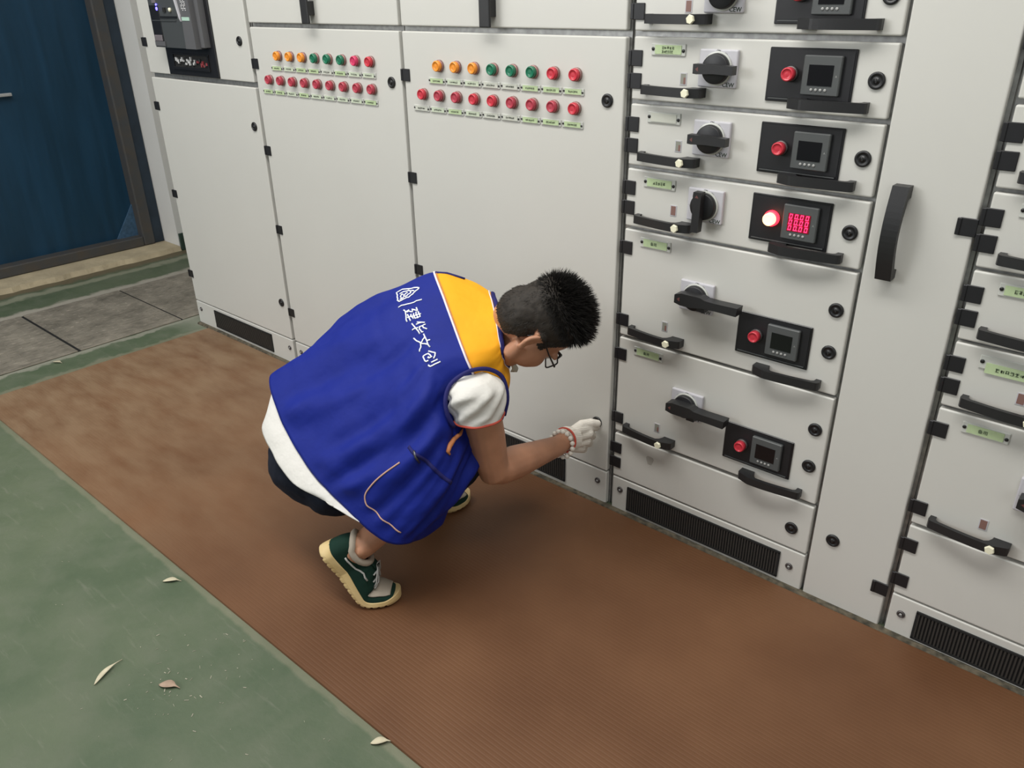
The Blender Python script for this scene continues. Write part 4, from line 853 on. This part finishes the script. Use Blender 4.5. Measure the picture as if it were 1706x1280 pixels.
# ---- glasses
gl = empty('eyeglasses', None, None); gl.parent = man; gl.location = -ORG
def rrect(cx, w, h, r, n=6):
    P = []
    for qx, qz, a0 in ((1, 1, 0), (-1, 1, PI / 2), (-1, -1, PI), (1, -1, 1.5 * PI)):
        for k in range(n + 1): a = a0 + PI / 2 * k / n; P.append((cx + qx * (w - r) + r * math.cos(a), qz * (h - r) + r * math.sin(a)))
    return P
for s_ in (-1, 1):
    P = [hp(x, .108 - .25 * max(0, abs(x) - .02), -.040 + z) for x, z in rrect(s_ * .034, .025, .0155, .008)]
    b = MB(); b.tube(P, .0019, 8, closed=True); b.obj('rim', M['frame'], gl)
    b = MB(); b.add(P + [p - HF * .001 for p in P], [list(range(len(P))), list(range(2 * len(P) - 1, len(P) - 1, -1))] + [[i, (i + 1) % len(P), (i + 1) % len(P) + len(P), i + len(P)] for i in range(len(P))]); b.obj('lens', M['lens'], gl)
    b = MB(); b.tube([hp(s_ * .058, .099, -.032), hp(s_ * .0745, .090, -.031), hp(s_ * .0785, .045, -.028), hp(s_ * .0775, .003, -.022), hp(s_ * .0765, -.020, -.036), hp(s_ * .074, -.027, -.052)], [.002, .0024, .002, .0018, .0018, .0016], 8); b.obj('temple', M['frame'], gl)
b = MB(); b.tube([hp(-.010, .108, -.035), hp(0, .112, -.033), hp(.010, .108, -.035)], .0016, 8); b.obj('bridge', M['frame'], gl)
# ---- t-shirt: tail under the vest, sleeves, collar
b = MB()
TL = [Vector(p) for p in TAIL]; vq = np.linspace(1.0, 6.4, 7); VH = [Vector(spt(.05, v, -.014)[0]) for v in vq]; VT = [Vector(spt(.9, v, -.034)[0]) for v in vq]
def crv(P, n): return [Vector(x) for x in cr(np.array([list(p) for p in P]), np.linspace(0, len(P) - 1, n))]
lo = crv(TL, 60); hi = crv(VH, 60); top_ = crv(VT, 60); rings = [[top_[j].lerp(hi[j], k / 4) for j in range(60)] for k in range(4)]
for i in range(16):
    t = i / 15; row = []
    for j in range(60):
        p = hi[j].lerp(lo[j], t); bul = .010 * math.sin(PI * t); nn = (p - V3('pelvis')); nn.z *= .4; nn.normalize()
        row.append(p + nn * (bul + .005 * t * noise.noise((j * .22, t * 1.5, 4))))
    rings.append(row)
b.loft(rings, 0, closed=False)
o = loc(b.obj('t_shirt', M['tee'], man)); baked(o, ('SOLIDIFY', dict(thickness=.003, offset=0))); tee = o
tee['label'] = 'white t-shirt hanging out below the vest'
b = MB(); b.tube([p.lerp(h_, .16) + (p - V3('pelvis')).normalized() * .0022 for p, h_ in zip(lo, hi)], .0011, 6); b.obj('hem_seam', M['tee'], tee)
S0 = Vector(K['slv0']); S1 = Vector(K['slv1'])
ax = (S1 - S0).normalized(); ref = Vector((.754, .657, -.014)); e1 = (ref - ax * ref.dot(ax)).normalized(); e2 = ax.cross(e1)
def sleeve(b):
    rings = []
    for i in range(31):
        t = i / 30; c = S0.lerp(S1, t) - ax * .022 * (1 - t); row = []
        ra = .0665 - .006 * t + .004 * math.sin(PI * t); rb = .062 - .006 * t
        if t < .3: k_ = .60 + .40 * math.sin(PI / 2 * t / .3); ra *= k_; rb *= k_
        for j in range(64):
            q = 2 * PI * j / 64; d_ = e1 * math.cos(q) * ra + e2 * math.sin(q) * rb
            # diagonal drape folds
            fo = .0042 * math.sin(7.0 * (t * 1.15 - q * .62) * 1.6 + 1.1 * noise.noise((q, t * 2, 0))) * min(1, t * 3) * (1 - .75 * max(0, t - .8) / .2)
            row.append(c + d_ * (1 + fo / .06))
        rings.append(row)
    b.loft(rings, 0, cap0=True); return rings[-1]
b = MB(); last = sleeve(b); o = b.obj('sleeve', M['tee'], tee); baked(o, ('SOLIDIFY', dict(thickness=.002, offset=-1)))
b = MB(); b.tube(last, .0030, 8, closed=True); b.obj('sleeve_cuff', M['cuff'], tee)['label'] = 'red sleeve edge'
b = MB(); c0 = V3('lsh'); c1_ = c0.lerp(V3('lelb'), .6); b.tube([c0, c0.lerp(c1_, .3), c0.lerp(c1_, .7), c1_], [.05, .062, .060, .058], 20); b.obj('sleeve', M['tee'], tee)
# collar of the shirt and the badge hanging from it
nk = [spt(6.9, v, -.010)[0] for v in np.linspace(0, 10, 60)[:-1]]
b = MB(); cv = V3('c7'); fwd = (hp(0, 0, -.07) - cv).normalized()
b.loft([[p + fwd * k_ + (cv - p) * .05 * k_ / .012 for p in nk] for k_ in (-.02, -.008, .004, .010)], 0); o = b.obj('collar', M['tee'], tee); baked(o, ('SOLIDIFY', dict(thickness=.003, offset=0)))
# ---- jeans
b = MB(); PV = V3('pelvis')
b.ell(PV + Vector((0, 0, -.005)), ((.754, .657, -.014), (-.281, .342, .897), (-.594, .672, -.442)), (.158, .127, .13), 24, 16)
b.ell(V3('rhip') + Vector((-.04, -.03, -.045)), ((1, 0, 0), (0, 1, 0), (0, 0, 1)), (.085, .085, .085), 18, 12); b.ell(V3('lhip') + Vector((-.01, -.02, -.045)), ((1, 0, 0), (0, 1, 0), (0, 0, 1)), (.095, .095, .09), 18, 12)
for h, k_, a_ in (('rhip', 'rknee', ANK_R), ('lhip', 'lknee', ANK_L)):
    kn = V3(k_); hh = V3(h); b.tube([hh, hh.lerp(kn, .45), hh.lerp(kn, .85), kn + Vector((0, 0, .0))], [.088, .080, .066, .060], 18); b.ell(kn, ((1, 0, 0), (0, 1, 0), (0, 0, 1)), (.062, .062, .062), 14, 10)
    cf = kn.lerp(a_, .72); b.tube([kn, kn.lerp(a_, .3), kn.lerp(a_, .55), cf], [.062, .066, .058, .054], 18)
jeans = loc(b.obj('jeans', M['jeans'], man, clean=False)); baked(jeans, ('REMESH', dict(mode='VOXEL', voxel_size=.006)), ('SMOOTH', dict(factor=.5, iterations=6)))
me = jeans.data
for v in me.vertices: v.co += v.normal * (.006 * noise.noise(v.co * 14) + .003 * noise.noise(v.co * 38))
# ---- shoes
def shoe(F_, lb):
    root = empty('shoe', None, None); root.parent = man; root.location = -ORG; root['label'] = lb
    def wid(a):
        t = a / .285
        w = .031 + .0035 * math.sin(PI * min(1, t / .3)) if t < .3 else .031 + .0155 * math.sin(PI / 2 * min(1, max(0, (t - .3) / .38)))
        if t < .10: w *= math.sqrt(max(.02, 1 - ((.10 - t) / .10) ** 2))
        if t > .74: w *= math.sqrt(max(.004, 1 - ((t - .74) / .262) ** 2))
        return w
    NA = 96
    def thick(a): return .030 - .012 * min(1, max(0, (a - .10) / .12)) + (.006 * max(0, (a - .25) / .035))
    b = MB(); rings = []
    for i in range(NA + 1):
        a = .0 + .285 * i / NA; w = wid(a); tk = thick(a); lug = .0036 if (i % 6) < 2 and 4 < i < NA - 6 else 0
        row = []
        spring = .008 * max(0, (a - .245) / .04) ** 2
        for h, l in ((lug + spring, -.86), (lug + spring, .86), (lug * .7 + .004 + spring, .99 - lug * 4), (tk * .5 + spring, 1.05), (tk + spring, 1.0), (tk + .0015 + spring, .93), (tk + spring, 0), (tk + .0015 + spring, -.93), (tk + spring, -1.0), (tk * .5 + spring, -1.05), (lug * .7 + .004 + spring, -.99 + lug * 4)): row.append(F_.at(a, h, l * w))
        rings.append(row)
    b.loft(rings, 0, cap0=True, cap1=True); o = b.obj('sole', M['sole'], root); o['label'] = 'thick cream ridged sole'
    for p in o.data.polygons: p.use_smooth = False
    def hgt(a):
        P = [(0, .060), (.012, .088), (.03, .094), (.06, .078), (.085, .074), (.105, .088), (.125, .088), (.15, .072), (.175, .058), (.20, .048), (.23, .042), (.255, .034), (.285, .018)]
        for (a0, h0), (a1, h1) in zip(P, P[1:]):
            if a <= a1: t = (a - a0) / (a1 - a0); t = t * t * (3 - 2 * t); return h0 + (h1 - h0) * t
        return .018
    def up(a, q, k=1.0, off=0.0):  # q -1..1 across the upper
        w = (wid(a) * .95 + off) * k; h0 = thick(a) - .004 + .008 * max(0, (a - .245) / .04) ** 2; H_ = hgt(a) + off - h0; an = q * PI / 2
        e = .62 if a < .11 else .8
        return F_.at(a, h0 + H_ * math.copysign(abs(math.cos(an)) ** e, 1), w * math.copysign(abs(math.sin(an)) ** .75, q))
    b = MB(); b.loft([[up(.002 + .281 * i / 60, -1 + 2 * j / 32) for j in range(33)] for i in range(61)], 0, closed=False, cap0=True, cap1=True); b.obj('upper', M['shoe'], root)
    b = MB(); b.loft([[up(.192 + .070 * i / 14, (-.62 + 1.24 * j / 20) * (1 - .25 * (i / 14) ** 2), 1, .0022) for j in range(21)] for i in range(15)], 0, closed=False); o = b.obj('toe_cap', M['beige'], root); baked(o, ('SOLIDIFY', dict(thickness=.003, offset=0)))
    b = MB(); P = []
    for k in range(28):
        t = 2 * PI * k / 28; a = .056 + .044 * math.cos(t); l = .033 * math.sin(t); P.append(F_.at(a, .088 - .010 * math.sin(t) ** 2 + .010 * (math.cos(t) < -.5) * abs(math.cos(t)), l))
    b.tube(P, .0085, 10, closed=True); b.obj('collar_lining', M['beige'], root)
    for k in range(4):
        a = .125 + .017 * k; b = MB(); b.tube([up(a + .004, q, 1, .003) for q in (-.36, -.18, 0, .18, .36)], .0021, 8); b.obj('lace', M['lace'], root)
    for s_ in (-1, 1):
        b = MB(); b.tube([up(.118, 0, 1, .004), up(.122, s_ * .15, 1, .010), up(.150, s_ * .32, 1, .010), up(.176, s_ * .30, 1, .005), up(.160, s_ * .12, 1, .006), up(.125, .02 * s_, 1, .005)], .0018, 8); b.obj('lace_bow', M['lace'], root)
    b = MB(); b.box(0, 1, 0, 1, 0, 1); b = MB(); b.loft([[up(.100 + .014 * i, -.16 + .32 * j / 6, 1, .0035) for j in range(7)] for i in range(3)], 0, closed=False); o = b.obj('tongue', M['shoe'], root); baked(o, ('SOLIDIFY', dict(thickness=.004, offset=0)))
    for s_ in (-1, 1):
        b = MB(); b.tube([up(.045 + .085 * k / 8, s_ * (.80 - .17 * k / 8), 1, .0015) for k in range(9)], .0024, 8); b.obj('side_stripe', M['lace'], root)
    return root
shoe(FR, 'dark green shoe with raised heel, nearer the camera'); shoe(FL, 'dark green shoe half hidden beyond the vest')
# ---- glove and bracelet
b = MB(); Hd = {k: ([Vector(q) for q in v] if isinstance(v, list) else Vector(v)) for k, v in HAND.items()}
b.tube([Hd['cuff'] + (Hd['wrist'] - Hd['cuff']) * .2, Hd['palm'][0], Hd['palm'][1]], [.034, .036, .033], 16, 0)
for k, r0 in (('index', .0130), ('middle', .0135), ('ring', .0135), ('little', .0130)):
    q = Hd[k]; b.tube([Hd['palm'][0].lerp(q[0], .45), q[0], q[1], q[2], q[3]], [r0 * 1.25, r0 * 1.2, r0 * 1.12, r0, r0 * .9], 12); b.ell(q[3], ((1, 0, 0), (0, 1, 0), (0, 0, 1)), (r0 * .9,) * 3, 10, 8); b.ell(q[1], ((1, 0, 0), (0, 1, 0), (0, 0, 1)), (r0 * 1.12,) * 3, 10, 8); b.ell(q[2], ((1, 0, 0), (0, 1, 0), (0, 0, 1)), (r0,) * 3, 10, 8)
q = Hd['thumb']; b.tube(q, [.017, .0155, .0135, .0115], 12); b.ell(q[3], ((1, 0, 0), (0, 1, 0), (0, 0, 1)), (.0115,) * 3, 12, 8)
glove = loc(b.obj('glove', M['glove'], man, clean=False)); baked(glove, ('REMESH', dict(mode='VOXEL', voxel_size=.0022)), ('SMOOTH', dict(factor=.5, iterations=3))); glove['label'] = 'white knitted work glove'
fa = (WR - EL).normalized(); g1 = fa.orthogonal().normalized(); g2 = fa.cross(g1); cc = WR + fa * .012
def ringp(c, r, n, tilt=0): return [c + (g1 * math.cos(2 * PI * k / n) + g2 * math.sin(2 * PI * k / n)) * r for k in range(n)]
b = MB(); b.tube(ringp(Hd['cuff'] + (Hd['wrist'] - Hd['cuff']) * .22, .0345, 32), .0032, 8, closed=True); b.obj('cuff_edge', M['cuff'], glove)['label'] = 'red glove edge'
br = empty('bracelet', None, None); br.parent = man; br.location = -ORG; br['label'] = 'bracelet of white beads'
bm_ = None
for k, p in enumerate(ringp(cc, .0365, 15)):
    if bm_ is None: b = MB(); b.ell((0, 0, 0), ((1, 0, 0), (0, 1, 0), (0, 0, 1)), (.0073,) * 3, 14, 10); o = b.obj('bead', M['bead'], br); bm_ = o.data
    else: o = link(bpy.data.objects.new('bead', bm_), br)
    o.location = p
# badge on a strap below the collar
bc = spt(6.9, 6.3, .012)[0]
b = MB(); n = 8; vs = []
for i in range(n + 1):
    for j in range(5): vs.append(bc + Vector((.754, .657, -.014)) * (.002 + .0035 * j + .002 * math.sin(i * 1.3)) + Vector((-.1, .12, -.99)) * (.045 * i / n - .02) + Vector((.6, -.67, .44)) * .004 * math.sin(j * 1.7 + i))
b.add(vs, [[5 * i + j, 5 * i + j + 1, 5 * i + j + 6, 5 * i + j + 5] for i in range(n) for j in range(4)], 0, True); o = loc(b.obj('name_badge', M['badge'], man)); baked(o, ('SOLIDIFY', dict(thickness=.002)))
